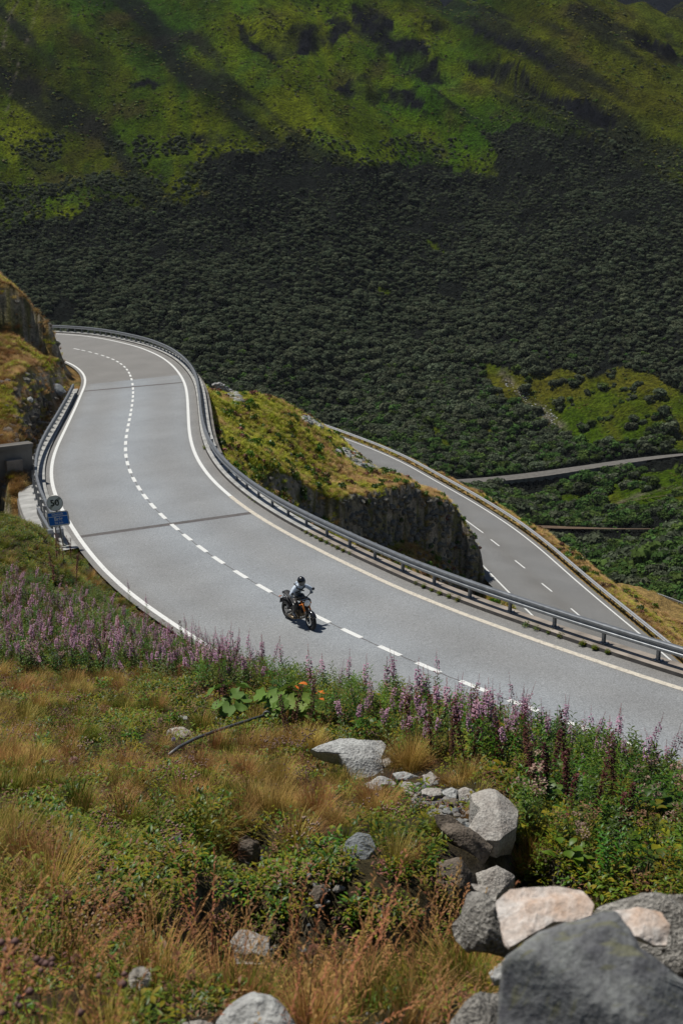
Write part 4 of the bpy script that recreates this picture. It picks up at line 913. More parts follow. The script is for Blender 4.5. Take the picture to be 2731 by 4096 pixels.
# low heath and tussocks over the upper slope and the glades
heath = leaf_mat('heath_green', (.06, .11, .007), .35, tipcol=(.10, .16, .010), trans=.1); heath2 = leaf_mat('heath_olive', (.09, .095, .010), .35, tipcol=(.14, .145, .015), trans=.1); heath3 = leaf_mat('heath_grey', (.06, .075, .045), .3, tipcol=(.09, .105, .065), trans=.1)
HEATH = [mk(bush, 'heath', [m_], 1.2, .42, 70, .30) for m_ in (heath, heath2, heath3, heath)]
for b_ in HEATH: b_.data.shade_flat()
n = 90000; a_ = rng.uniform(R(-20), R(20), n); l_ = rng.uniform(math.log(300), math.log(880), n); r_ = np.exp(l_); X, Y = r_ * np.sin(a_), r_ * np.cos(a_); Z = interp_grid(X, Y, AZ2, LR2, MZ)
px, py, fo, sp, gl, rk = mcover(X, Y, Z); c1 = fbm(X / 8, Z / 5, 83, 4); c2 = fbm(X / 40, Z / 26, 41, 4)
k = (~fo | gl) & (rng.random(n) < (r_ / 700) ** 2 * .6 * np.clip(.4 + c1 * 2, .03, 1.)) & ~(rk & (rng.random(n) < .8)) & (px > -300) & (px < 3100)
for nm, hw in (('valley_road', 4.0), ('track', 2.2), ('footpath', 1.0)): d, s_x, sd = polydist(X, Y, VL[nm][:, :2]); k &= d > hw
X, Y, Z, c1, c2, gl = X[k], Y[k], Z[k], c1[k], c2[k], gl[k]; u = rng.random(len(X)); print('heath', len(X))
ix = np.where(u < .08 - c2 * .2, 2, np.where(u < .55 + c2 * .8, 1, 0)); grow('heath', 'low green and olive heath dotting the upper mountain slope', 'heath', np.stack([X, Y, Z - .2], 1), HEATH, rng.uniform(.35, .9, len(X)) * np.where(gl, .7, 1), ix, rng.normal(0, .2, (len(X), 3)) * [1, 1, 15])

# ------------------------------------------------------------------ rocks, each traced and given its own bulk
granite = rock_mat('white_granite', (.52, .53, .51), (.33, .33, .32), 4, bump=.9, bdist=.025, dark=.55)
granite_w = rock_mat('warm_granite', (.46, .44, .40), (.30, .27, .24), 5, bump=.8, dark=.5)
pink_r = rock_mat('pink_quartz_rock', (.62, .58, .54), (.50, .36, .27), 7, bump=.6, bdist=.012, dark=.75)
porous = rock_mat('pitted_grey_rock', (.44, .42, .38), (.25, .235, .21), 9, bump=1., bdist=.03, dark=.25)
schist = rock_mat('banded_grey_schist', (.27, .29, .30), (.18, .20, .21), 5, vein=(.06, .07, .075), bump=.8, bdist=.02, dark=.6)
slate = rock_mat('smooth_grey_boulder', (.25, .26, .25), (.12, .12, .13), 8, vein=(.19, .19, .13), bump=.5, bdist=.008, dark=.6)
brown_r = rock_mat('brown_soiled_rock', (.20, .165, .13), (.11, .09, .07), 5, bump=.9, bdist=.02, dark=.5)
def rock(pts, d, label, m, nrm=(-.1, -.62, .78), thick=.6, bulge=.12, seed=1, fac=4, rough=.05, cat='rock', name='rock', group=None):
    pts = np.array(pts, float); rs = random.Random(seed); cpx = pts.mean(0); c3 = Vector(at(cpx[0], cpx[1], d)); nv = Vector(nrm).normalized(); cv = Vector((0, 0, CAMH))
    e1 = Vector((1, 0, 0)); e1 = (e1 - nv * e1.dot(nv)).normalized(); e2 = nv.cross(e1); Q = []
    for p in pts:
        r = Vector(rays(p[0], p[1])); t = (c3 - cv).dot(nv) / r.dot(nv); q = cv + r * t - c3; Q.append((q.dot(e1), q.dot(e2)))
    NT = 110; bd = []
    for k in range(NT):
        a = 2 * math.pi * k / NT; dx, dy = math.cos(a), math.sin(a); best = 0
        for i in range(len(Q)):
            (x1, y1), (x2, y2) = Q[i], Q[(i + 1) % len(Q)]; ex, ey = x2 - x1, y2 - y1; den = dx * ey - dy * ex
            if abs(den) < 1e-9: continue
            t = (x1 * ey - y1 * ex) / den; u = (x1 * dy - y1 * dx) / den
            if t > 0 and -1e-6 <= u <= 1 + 1e-6: best = max(best, t)
        bd.append(best or .01)
    bd = np.array(bd); SZ = bd.mean(); pl = [(rs.uniform(0, 6.28), rs.uniform(.15, .7), rs.uniform(.2, .75)) for _ in range(fac + (2 if fac else 0))]
    rings = [(s, None) for s in (.001, .08, .16, .24, .32, .4, .48, .56, .64, .72, .79, .85, .9, .94, .97, .99)] + [(1., -.04), (1.01, -.12), (1.01, -.25), (.99, -.42), (.96, -.6), (.9, -.8), (.78, -.95), (.5, -1.05), (.01, -1.08)]
    V = []
    off = Vector((rs.uniform(-50, 50),) * 3)
    for s, h in rings:
        for k in range(NT):
            a = 2 * math.pi * k / NT; x, y = math.cos(a) * bd[k] * s, math.sin(a) * bd[k] * s
            if h is None:
                z = bulge * SZ * (1 - s ** 5)
                for pa, po, sl_ in pl: z += min(0, (po * SZ - (x * math.cos(pa) + y * math.sin(pa))) * sl_)
                z = max(z, -thick * SZ * .8)
            else:
                z0 = 0
                for pa, po, sl_ in pl: z0 += min(0, (po * SZ - (x * math.cos(pa) + y * math.sin(pa))) * sl_)
                z0 = max(z0, -thick * SZ * .8); z = z0 + h * thick * SZ * 2 if h > -.3 else min(z0 - .5 * thick * SZ, h * thick * SZ * 2)
            P = Vector((x, y, z)); q = P / SZ
            nz = mnoise.fractal(q * 1.3 + off, .9, 2.1, 6); n2_ = mnoise.fractal(q * 6 + off, .8, 2., 4)
            dr = (P.normalized() if h is not None else Vector((0, 0, 1)))
            P += dr * SZ * rough * (nz * .9 + n2_ * .3); P += Vector((math.cos(a), math.sin(a), 0)) * SZ * rough * .35 * n2_ * s
            V.append(e1 * P.x + e2 * P.y + nv * P.z)
    me = np_mesh(name, np.array(V), grid_faces(len(rings), NT, True), smooth_=False); o = link(name, me, m); o.location = c3
    bm = bmesh.new(); bm.from_mesh(me); bmesh.ops.recalc_face_normals(bm, faces=bm.faces)
    for e in bm.edges:
        if len(e.link_faces) == 2 and e.calc_face_angle(0) > R(28): e.smooth = False
    for f_ in bm.faces: f_.smooth = True
    bm.to_mesh(me); bm.free()
    return tag(o, label, cat, group)
i2_ = lambda L: [(1000 + x / 1.568, 2400 + y / 1.568) for x, y in L]
i5_ = lambda L: [(900 + x / 1.568, 3000 + y / 1.568) for x, y in L]
i6_ = lambda L: [(1700 + x / 1.521, 3400 + y / 1.521) for x, y in L]
i4_ = lambda L: [(x / 1.568, 2700 + y / 1.568) for x, y in L]
RK = []
def RR(pts, d, label, m, **k): RK.append((pts, d)); return rock(pts, d, label, m, seed=len(RK), **k)
def gd(px, py): h = hit(np.array(float(px)), np.array(float(py))); return float(np.linalg.norm(h - [0, 0, CAMH]))
d1 = gd(1400, 3080) - .25
RR(i2_([(385,930),(480,890),(570,845),(700,850),(830,855),(862,885),(825,965),(840,1040),(845,1085),(740,1110),(670,1130),(640,1080),(600,1020),(550,960),(440,958)]), d1, 'large white flat topped boulder above the grassy bank', granite, thick=.35, bulge=.05, fac=3, rough=.035, nrm=(.1, -.5, .85))
RR(i2_([(700,1150),(800,1100),(880,1110),(915,1140),(900,1165),(830,1162),(835,1200),(760,1195),(740,1168)]), gd(1520, 3150) - .1, 'cracked pale rock just below the large white boulder', granite, thick=.5)
RR(i2_([(890,1085),(960,1072),(1060,1095),(1050,1125),(980,1132),(920,1125)]), gd(1620, 3110) - .1, 'small white stone lying between the white boulder and the flowers', granite, thick=.6)
RR(i2_([(1080,1095),(1130,1060),(1175,1100),(1178,1168),(1110,1168),(1085,1135)]), gd(1720, 3130) - .1, 'upright brownish grey stone at the edge of the flower bank', granite_w, thick=.7)
RR(i2_([(945,1130),(1050,1150),(1070,1200),(1040,1245),(975,1210),(940,1165)]), gd(1640, 3170) - .15, 'dull tan rock wedged left of the split grey block', granite_w, thick=.6)
RR(i2_([(1068,1163),(1130,1158),(1195,1175),(1200,1215),(1130,1228),(1078,1212)]), gd(1720, 3190) - .2, 'square split grey block in the middle of the rock row', granite_w, thick=.8, bulge=.02, fac=1, rough=.03, nrm=(0, -.2, .98))
RR(i2_([(1200,1190),(1260,1160),(1300,1178),(1292,1245),(1240,1240),(1208,1212)]), gd(1795, 3180) - .2, 'small white knobbly stone on the rock row beside the big block', granite, thick=.8)
RR([(1884,3150),(1965,3140),(2040,3165),(2078,3200),(2070,3275),(2000,3330),(1925,3325),(1868,3285),(1920,3235),(1890,3195)], gd(1960, 3330) - .5, 'big angular grey block at the right end of the rock row', granite_w, thick=1.1, bulge=.02, fac=2, rough=.04, nrm=(.05, -.18, .98))
RR(i5_([(760,560),(830,510),(910,530),(945,610),(1000,680),(1008,750),(950,765),(880,795),(800,700),(742,640)]), gd(1460, 3420) - .1, 'blue grey banded slab standing in the middle of the grassy bank', schist, nrm=(.05, -.75, .65), thick=.4, bulge=.04, fac=2, rough=.03)
RR(i5_([(88,560),(140,535),(210,570),(257,660),(160,738),(90,690)]), gd(1010, 3410) - .1, 'dark triangular rock in the shadowed hollow left of centre', brown_r, nrm=(.2, -.85, .5), thick=.4)
RR(i5_([(610,300),(700,370),(830,450),(800,478),(700,412),(635,350)]), gd(1360, 3240) - .05, 'narrow grey slab lying aslant in the grass', schist, thick=.3)
RR(i5_([(165,300),(290,275),(322,298),(250,322),(175,335)]), gd(1050, 3195) - .05, 'low flat grey stone half sunk in the grass', granite_w, thick=.4)
RR(i5_([(1320,395),(1420,398),(1500,460),(1600,520),(1690,600),(1640,700),(1560,760),(1500,640),(1420,560),(1350,480)]), gd(1840, 3370) - .1, 'soil covered brown ledge below the rock row', brown_r, nrm=(.1, -.8, .6), thick=.5)
RR(i5_([(90,1125),(180,1130),(270,1162),(272,1230),(235,1330),(60,1330),(35,1200)]), 7.6, 'pale slab with gravel on top in the dark hollow at the bottom', granite_w, thick=.5, bulge=.03, fac=3)
RR(i5_([(560,850),(620,830),(640,870),(620,930),(570,960),(535,900)]), gd(1280, 3570) - .1, 'small brown crumbly stone among dry stalks', brown_r, thick=.6)
RR(i5_([(930,960),(985,975),(1000,1020),(960,1040),(920,1010)]), gd(1510, 3640) - .1, 'small dark stone in the shadow under the banded slab', brown_r, thick=.6)
RR(i6_([(235,250),(330,236),(390,300),(440,345),(440,400),(470,470),(540,560),(480,640),(350,615),(230,605),(160,540),(133,450),(195,380)]), 4.5, 'pitted grey brown boulder left of the pink rock', porous, nrm=(-.3, -.72, .62), thick=.7, bulge=.25, rough=.07)
RR(i6_([(275,200),(330,205),(440,252),(425,312),(380,285),(300,238)]), 5.0, 'thin tan slab leaning behind the pitted boulder', granite_w, thick=.3)
RR(i6_([(430,285),(520,215),(660,205),(800,195),(960,225),(1030,330),(1010,400),(880,440),(780,438),(690,492),(600,522),(520,578),(485,520),(465,440),(440,350)]), 4.1, 'pinkish white quartz rock with orange stains', pink_r, nrm=(.03, -.42, .91), thick=.22, bulge=.03, fac=2, rough=.035)
RR(i6_([(1055,300),(1250,260),(1568,205),(2100,230),(2100,900),(1568,800),(1480,720),(1300,600),(1100,420)]), 4.2, 'large pale speckled boulder at the right edge', porous, nrm=(.05, -.6, .8), thick=.5, bulge=.08, rough=.04)
RR(i6_([(1150,345),(1270,338),(1400,345),(1450,362),(1490,460),(1478,560),(1400,560),(1290,520),(1245,500),(1200,420)]), 3.75, 'flat rose coloured stone resting on the right boulders', pink_r, nrm=(.1, -.4, .91), thick=.3, bulge=.02, fac=1, rough=.02)
RR(i6_([(478,655),(560,590),(720,490),(900,430),(1010,395),(1090,358),(1165,372),(1250,480),(1310,590),(1470,690),(1568,760),(2300,1000),(2300,1600),(430,1600),(455,1000)]), 3.0, 'huge smooth dark grey boulder filling the bottom right corner', slate, nrm=(-.08, -.74, .67), thick=.4, bulge=.07, fac=1, rough=.03)
RR(i6_([(90,1120),(130,1040),(240,920),(330,850),(470,828),(520,1000),(520,1350),(60,1350)]), 3.5, 'rounded cream boulder left of the huge grey one', porous, thick=.6, rough=.04)
RR(i6_([(385,742),(460,680),(520,720),(500,800),(420,812)]), 4.1, 'small pale stone tucked under the pitted boulder', granite, thick=.8)
RR([(850,4110),(861,4070),(912,4008),(1000,3957),(1075,3965),(1130,4010),(1185,4100),(1190,4250),(850,4250)], 4.0, 'white boulder cut by the bottom edge of the picture', granite, thick=.6, rough=.035)
RR([(690,4110),(735,4088),(800,4080),(850,4085),(860,4220),(690,4220)], 4.0, 'low grey stone at the bottom edge left of the white boulder', granite_w, thick=.5)
RR(i4_([(1025,375),(1050,330),(1090,310),(1145,310),(1190,335),(1197,372),(1180,400),(1100,395)]), gd(705, 2930) - .45, 'rounded grey stone in the dry grass beside the metal rod', granite_w, thick=.7)
RR(i4_([(1090,262),(1130,252),(1172,250),(1175,272),(1100,276)]), gd(720, 2868) - .3, 'tiny flat pale stone above the rounded grey stone', granite, thick=.6)
RR(i4_([(1390,272),(1480,255),(1560,265),(1545,292),(1400,292)]), gd(940, 2878) - .3, 'low whitish stone under the upper end of the metal rod', granite, thick=.6)
RR(i2_([(820,990),(870,985),(893,1020),(862,1062),(838,1040)]), gd(1545, 3060) - .1, 'small brown grey stone tucked behind the white boulder', granite_w, thick=.8)
RR([(187,1545),(205,1530),(245,1535),(262,1555),(240,1575),(215,1572)], gd(225, 1560) - .3, 'grey boulder on the bank beside the upper end of the left barrier', schist, thick=.7, cat='boulder', name='boulder')
RR([(105,1590),(120,1580),(132,1590),(125,1603),(108,1602)], gd(118, 1600) - .3, 'small pale boulder on the reddish bank', granite, thick=.7, cat='boulder', name='boulder')
RR(i2_([(1185,1262),(1290,1240),(1335,1330),(1300,1405),(1215,1385),(1180,1320)]), gd(1800, 3235) - .1, 'brown shaded rock under the small white knobbly stone', brown_r, nrm=(.1, -.85, .5), thick=.6)
RR(i2_([(1300,1180),(1345,1165),(1400,1190),(1430,1230),(1370,1270),(1310,1250)]), gd(1865, 3180) - .2, 'grey brown rock wedged against the left side of the big block', granite_w, thick=.7)
RR([(1900,3490),(1985,3462),(2062,3500),(2066,3610),(1980,3640),(1905,3585)], gd(1980, 3560) - .25, 'pale broken rock in the dark gap under the big grey block', granite_w, nrm=(.1, -.7, .7), thick=.6)
RR([(1745,3440),(1835,3425),(1885,3480),(1880,3575),(1800,3605),(1742,3530)], gd(1815, 3520) - .2, 'brown rock at the foot of the soil covered ledge', brown_r, nrm=(-.1, -.7, .7), thick=.6)
# small stones: loose heaps too many to count
SB = []
for k in range(4):
    bm = bmesh.new(); bmesh.ops.create_icosphere(bm, subdivisions=2, radius=.5)
    pl = [(Vector((U(-1, 1), U(-1, 1), U(-1, 1))).normalized(), U(.25, .42)) for _ in range(9)]
    for v in bm.verts:
        q = v.co.normalized(); v.co = q * min([.5] + [h / max(q.dot(n_), .05) for n_, h in pl if q.dot(n_) > .05]); v.co.z *= .6
    me = bpy.data.meshes.new('stone'); bm.to_mesh(me); bm.free(); me.materials.append([granite, granite_w, granite, schist][k]); SB.append(bpy.data.objects.new('stone', me))
SBB = []
for q in SB: me = q.data.copy(); me.materials.clear(); me.materials.append(brown_r); SBB.append(bpy.data.objects.new('stone', me))
def scree(poly, n, smin, smax, label, mnt=False, dz=.05, shapes=None):
    poly = np.array(poly); lo, hi = poly.min(0), poly.max(0); q = rng.uniform(lo, hi, (n * 3, 2)); q = q[inpoly(q[:, 0], q[:, 1], poly)][:n]
    P = np.concatenate([hitm(c[:, 0], c[:, 1]) if mnt else hit(c[:, 0], c[:, 1]) for c in np.array_split(q, max(1, len(q) // 300))])
    P[:, 2] += dz * rng.random(len(P)); grow('scree', label, 'scree', P, shapes or SB, rng.uniform(smin, smax, len(P)) ** 1.0, rng.integers(0, 4, len(P)), rng.uniform(-.5, .5, (len(P), 3)) * [1, 1, 6])
scree([(0,1500),(120,1560),(210,1570),(250,1620),(180,1700),(110,1780),(0,1770)], 70, .2, .75, 'rubble and broken rock on the left bank under the bluff', shapes=SBB)
scree(z4([(230,215),(290,210),(330,240),(390,265),(410,300),(430,330),(370,325),(320,275),(270,245)]), 260, .3, .8, 'heap of pale stones near the top of the grassy knoll')
scree(z4([(790,420),(830,425),(900,465),(960,490),(900,490),(830,465),(795,440)]), 170, .3, .9, 'strip of pale stones on the brow of the knoll above the lower road')
scree(z4([(985,635),(1060,625),(1140,655),(1220,690),(1290,735),(1285,760),(1220,750),(1130,735),(1100,700),(1040,655)]), 420, .3, .9, 'broad heap of broken grey stones on the right of the knoll')
scree(z5([(470,160),(560,230),(640,270),(760,360),(820,440),(800,480),(690,440),(640,340),(560,280),(480,210)]), 170, .3, .9, 'pale rubble chute in the meadow across the valley', mnt=True)
scree([(1380,3560),(1900,3520),(2000,3600),(1800,3900),(1300,3950),(1000,3700)], 30, .03, .10, 'loose dark stones at the foot of the eroded bank')
scree([(1600,3120),(1900,3180),(2000,3250),(1850,3330),(1650,3230)], 160, .03, .13, 'small stones lying between the rocks of the row')
scree([(960,3400),(1300,3480),(1500,3560),(1200,3600),(900,3560)], 45, .02, .07, 'gravel showing in the hollow of the bank')

# ------------------------------------------------------------------ foreground plants
RKP = [(np.array(p), np.array(p).mean(0), d) for p, d in RK]
def off_rocks(px, py, X, Y, Z, up=50, dn=.0):
    ok = np.ones(len(px), bool); D_ = np.linalg.norm(np.stack([X, Y, Z - CAMH], 1), axis=1)
    for p, c, d in RKP:
        sz = np.hypot(*(p - c).T).mean() * d / F
        for s_, oy in ((1.02, 0), (1.0, min(110, .15 * F / d))):
            q = c + (np.minimum(p, [2900, 9e9]) - c) * s_ + [0, oy * dn]; ok &= ~(inpoly(px, py, [tuple(v) for v in q]) & (np.abs(D_ - d) < sz * 2.2 + .5))
    return ok
def sow(n, r0, r1, per_m2, az=31):
    n = int(n * 1.5)
    a = rng.uniform(R(-az), R(az), n); l = rng.uniform(math.log(r0), math.log(r1), n); r = np.exp(l); X, Y = r * np.sin(a), r * np.cos(a); Z = gz(X, Y); px, py = project(np.stack([X, Y, Z], 1))
    unit = n / (2 * R(az) * (math.log(r1) - math.log(r0))); k = rng.random(n) < per_m2 * r * r / unit
    return [v[k] for v in (X, Y, Z, px, py, r)]
def off_road(X, Y, m=.5):
    d, s, sd = polydist(X, Y, CL[::3]); k = np.clip((s / cs[-1] * len(CL)).astype(int), 0, len(CL) - 1); return d > np.where(sd * side > 0, WO[k] + 1.6, WI[k] + m)
FIRE = [(-900,2330),(0,2330),(200,2300),(430,2420),(640,2560),(800,2600),(1000,2620),(1400,2680),(2731,2900),(3600,3100),(3600,3350),(2731,3230),(2300,3120),(1900,3060),(1500,2960),(1250,2900),(1000,2800),(600,2700),(0,2690),(-900,2700)]
BANK = [(2085,2980),(2731,3080),(3600,3200),(3600,3600),(2731,3560),(2350,3560),(2080,3560),(2075,3200),(1850,3080),(1700,3010)]
# grass
X, Y, Z, px, py, r = sow(1200000, 1.8, 62, 44)
n1 = fbm(X * .9, Y * .9, 91, 4); n3 = fbm(X * 2.6, Y * 2.6, 92, 3); fr = inpoly(px, py, FIRE); bk = inpoly(px, py, BANK); beyond = (~fr) & (Y > 24.5) & (px > 760); leftup = (py < 2330) & (px < 700)
lipz = (py > 3560 + 40 * n1) & (py < 3900) & (px > 760) & (px < 1950)
dn_ = np.where(fr | bk, .16, .95) * np.where(lipz, .5, 1) * np.where(leftup, .8, 1) * np.where((py > 3450) & (px < 900), .55, 1) * np.where(r > 30, .6, 1)
k = (rng.random(len(X)) < dn_ * np.clip(.34 + n3 * 2.8, .03, 1.15)) & off_road(X, Y) & off_rocks(px, py, X, Y, Z, dn=1) & (r < 58)
X, Y, Z, px, py, r, n1, n3, leftup = [v[k] for v in (X, Y, Z, px, py, r, n1, n3, leftup)]
gr = np.clip(.34 + n1 * 1.1 + .5 * (leftup) + .35 * ((py > 3300) & (px < 700)), .02, .85); u = rng.random(len(X))
ix = np.where(u < gr, 3, rng.choice([0, 1, 4, 2, 4], len(X))); sc = rng.uniform(.4, .85, len(X)) * np.clip(.9 + n3 * 1.3, .45, 1.45) * np.where(r < 6, .8, 1)
wind = np.stack([rng.normal(.05, .16, len(X)), rng.normal(.16, .14, len(X)), rng.uniform(-.5, .5, len(X))], 1)
rot = np.stack([rng.normal(0, .15, len(X)), rng.normal(0, .15, len(X)), rng.uniform(0, 6.28, len(X))], 1); k = rng.random(len(X)) < .6; rot[k] = wind[k]
print('grass', len(X)); grow('grass', 'straw coloured and green grass tufts covering the near hillside', 'grass', np.stack([X, Y, Z], 1), TALL, sc, ix, rot)
# low leaves, shrublets and seed heads between them
X, Y, Z, px, py, r = sow(900000, 1.7, 62, 42)
n1 = fbm(X * .7, Y * .7, 93, 4); n3 = fbm(X * 3, Y * 3, 94, 3); fr = inpoly(px, py, FIRE); bk = inpoly(px, py, BANK); leftup = (py < 2330) & (px < 700)
lipz = (py > 3640) & (py < 3880) & (px > 900) & (px < 1950)
dn_ = np.where(fr | bk, .9, .46 + .8 * n1 - .6 * np.clip(fbm(X * 2.6, Y * 2.6, 92, 3), -.5, .5)) * np.where(lipz, .8, 1) + .7 * ((px > 950) & (px < 1950) & (py > 3380) & (py < 3800)) + .35 * ((py > 3400) & (px < 950))
k = (rng.random(len(X)) < dn_) & off_road(X, Y, .45) & off_rocks(px, py, X, Y, Z, dn=1) & (r < 60)
X, Y, Z, px, py, r, n1, n3, fr, bk, leftup = [v[k] for v in (X, Y, Z, px, py, r, n1, n3, fr, bk, leftup)]
u = rng.random(len(X)) + n3 * .35
ix = np.select([u < .40, u < .66, u < .84], [0, 1, 3], 2); ix = np.where(fr | bk, rng.choice([0, 0, 1, 3, 0, 2], len(X)), ix); ix = np.where((py > 3600) & (rng.random(len(X)) < .6), rng.choice([1, 2, 0, 2], len(X)), ix)
print('herbs', len(X)); grow('ground_cover', 'low green and brown leaves between the grass of the near hillside', 'ground cover', np.stack([X, Y, Z - .02], 1), LOWH, rng.uniform(.6, 1.25, len(X)) * np.where(r < 6, .7, 1), ix)
X, Y, Z, px, py, r = sow(300000, 2.6, 40, 3.2)
k = ~inpoly(px, py, BANK) & ~inpoly(px, py, FIRE) & (px < 1950) & off_road(X, Y) & off_rocks(px, py, X, Y, Z, dn=1) & (rng.random(len(X)) < .35 + fbm(X, Y, 95, 3))
X, Y, Z = X[k], Y[k], Z[k]; grow('seed_heads', 'dry cream and brown seed heads standing in the grass', 'seed heads', np.stack([X, Y, Z], 1), SEED, rng.uniform(.6, 1.1, len(X)), rng.choice([0, 0, 1], len(X)))
# tall leafy herbs of the flower bank
X, Y, Z, px, py, r = sow(700000, 8, 56, 26)
fr = inpoly(px, py, FIRE); bk = inpoly(px, py, BANK); n1 = fbm(X * .8, Y * .8, 96, 4)
k = (fr | bk) & off_road(X, Y, .7) & off_rocks(px, py, X, Y, Z, dn=1.3) & (rng.random(len(X)) < np.where(bk & (px > 2080), .75, .42 + .5 * n1)) & ~((np.abs(X) < 60) & (Y > 28) & (px > 800)) 
X, Y, Z, px, py, r, bk, n1 = [v[k] for v in (X, Y, Z, px, py, r, bk, n1)]
u = rng.random(len(X)) ; low = (py > 3180) & (px > 1900)
ix = np.where(u < .48, 0, np.where(u < .62, 1, np.where(u < .70, 2, np.where(u < .82, 3, np.where(u < .88, 4, np.where(u < .93, 6, 7))))))
ix = np.where(low & (u > .35), rng.choice([3, 4, 4, 6, 7, 2, 3], len(X)), ix); ix = np.where((px < 1000) & (u > .55), rng.choice([6, 7, 3, 5, 1], len(X)), ix)
sc = rng.uniform(.65, 1.05, len(X)) * np.where(ix >= 3, .95, 1); print('tall', len(X))
grow('tall_herbs', 'tall green leafy stems and withered umbels of the bank beside the road', 'herbs', np.stack([X, Y, Z], 1), MIDH + BIGL + UMB, sc, ix)
# flowering willowherb, plant by plant
GRP = []
def plant(name, kit, loc, s, rz, tilt, label, cat, group, pn):
    r_o = bpy.data.objects.new(name, None); COL.objects.link(r_o); r_o.location = loc; r_o.scale = (s,) * 3; r_o.rotation_euler = (tilt[0], tilt[1], rz); r_o.empty_display_size = .1
    tag(r_o, label, cat, group)
    for me, nm in zip(kit, pn): c = bpy.data.objects.new(nm, me); COL.objects.link(c); c.parent = r_o
z6 = lambda L: [(x / 1.568, 2000 + y / 1.568) for x, y in L]; z3 = lambda L: [(1900 + x / 1.887, 2600 + y / 1.887) for x, y in L]
TIPS = z6([(810,480),(845,500),(920,570),(1010,570),(1115,640),(1130,670),(1165,700),(1420,590),(1430,760),(1550,700)]) + i2_([(60,210),(165,160),(240,215),(295,215),(412,265),(455,310),(530,240),(565,165),(630,285),(725,290),(700,320),(820,190),(860,330),(897,285),(947,285),(970,290),(1015,330),(1092,325),(1110,400),(1163,305),(1293,460),(1250,510),(1318,485),(1400,500),(1450,510),(1515,450),(1540,480)]) + z3([(15,245),(60,330),(125,165),(157,260),(187,265),(210,400),(310,265),(407,280),(350,440),(440,440),(507,425),(515,480),(570,490),(610,420),(700,580),(765,540),(858,425),(880,530),(938,540),(980,560),(1038,460),(1063,440),(1085,650),(1143,660),(1120,700),(1258,635),(1240,700),(1347,685),(1310,740),(1465,800)])
FL = 'tall mauve willowherb spike rising in front of the grey asphalt along the crest'
for i, (tx, ty) in enumerate(TIPS):
    v = i % len(FW); h = [1.15, 1.0, 1.25, .9, 1.05, 1.1][v] * U(.85, 1.05); az = math.atan2((tx - 1365.5) / F, math.cos(PITCH) + (2048 - ty) / F * math.sin(PITCH))
    rr = np.linspace(14, 46, 400); X, Y = rr * math.sin(az), rr * math.cos(az); Zg = gz(X, Y); q = project(np.stack([X, Y, Zg + h * .98], 1))[1]; g0 = np.abs(q - ty) < 6
    k = int(np.argmax(g0)) if g0.any() else int(np.argmin(np.abs(q - ty) + (rr > 33) * 500 * (tx > 900)))
    if not off_road(X[k:k+1], Y[k:k+1], .3)[0]: continue
    if abs(q[k] - ty) > 90: continue
    plant('willowherb', FW[v], (X[k], Y[k], Zg[k] - .02), h / [1.15, 1.0, 1.25, .9, 1.05, 1.1][v], U(0, 6.28), (U(-.08, .08), U(-.1, .14)), FL, 'wildflower', 'willowherbs in front of the asphalt', ('leafy_stem', 'flower_spike'))
PUR = [(0,2440),(400,2480),(700,2600),(1000,2720),(1150,2830),(900,2760),(500,2700),(0,2680)]
PR = [(1250,2870),(1500,2900),(1900,2970),(2300,3040),(2500,3110),(2100,3110),(1700,3060),(1400,3010)]
for poly, n, lab, grp in ((PUR, 165, 'mauve willowherb in the dense purple patch on the left below the signs', 'willowherbs of the left patch'), (PR, 60, 'mauve willowherb rooted low on the bank behind the row of rocks', 'willowherbs behind the rocks')):
    pp = np.array(poly); c = 0
    while c < n:
        q = rng.uniform(pp.min(0), pp.max(0))
        if not inpoly(q[0], q[1], poly): continue
        P = hit(q[0], q[1]); c += 1
        if P[1] > 56: continue
        if not off_road(P[:1], P[1:2], .8)[0]: continue
        plant('willowherb', FW[c % len(FW)], (P[0], P[1], P[2] - .02), U(.5, .95), U(0, 6.28), (U(-.3, .3), U(-.25, .3)), lab, 'wildflower', grp, ('leafy_stem', 'flower_spike'))
# the rest of the willowherbs, beyond the three hundred nearest
both = []
for st, sp_ in FW[:4]:
    bm = bmesh.new(); bm.from_mesh(st); k0 = len(bm.faces); bm.from_mesh(sp_); bm.faces.ensure_lookup_table()
    for f_ in bm.faces[k0:]: f_.material_index = 2 if f_.material_index == 0 else 1
    me = bpy.data.meshes.new('willowherb_mass'); bm.to_mesh(me); bm.free(); me.materials.append(herb); me.materials.append(pinkst); me.materials.append(flo); both.append(bpy.data.objects.new('willowherb_mass', me))
PM = []
for poly, n in (([(0,2330),(200,2380),(420,2470),(650,2560),(900,2680),(1150,2800),(1000,2790),(600,2740),(0,2700)], 460), ([(1300,2860),(2000,2960),(2731,3170),(2731,3260),(2000,3080),(1500,2960)], 60)):
    pp = np.array(poly); q = rng.uniform(pp.min(0), pp.max(0), (n * 4, 2)); q = q[inpoly(q[:, 0], q[:, 1], poly)][:n]; PM += [hit(q[i:i + 200, 0], q[i:i + 200, 1]) for i in range(0, len(q), 200)]
PM = np.concatenate(PM); PM = PM[off_road(PM[:, 0], PM[:, 1], .9) & (PM[:, 1] < 57)]
grow('willowherb_mass', 'mass of mauve willowherb behind the nearer single plants', 'wildflowers', PM, both, rng.uniform(.5, .95, len(PM)), rng.integers(0, 4, len(PM)), np.stack([rng.normal(0, .2, len(PM)), rng.normal(.06, .2, len(PM)), rng.uniform(0, 6.28, len(PM))], 1))
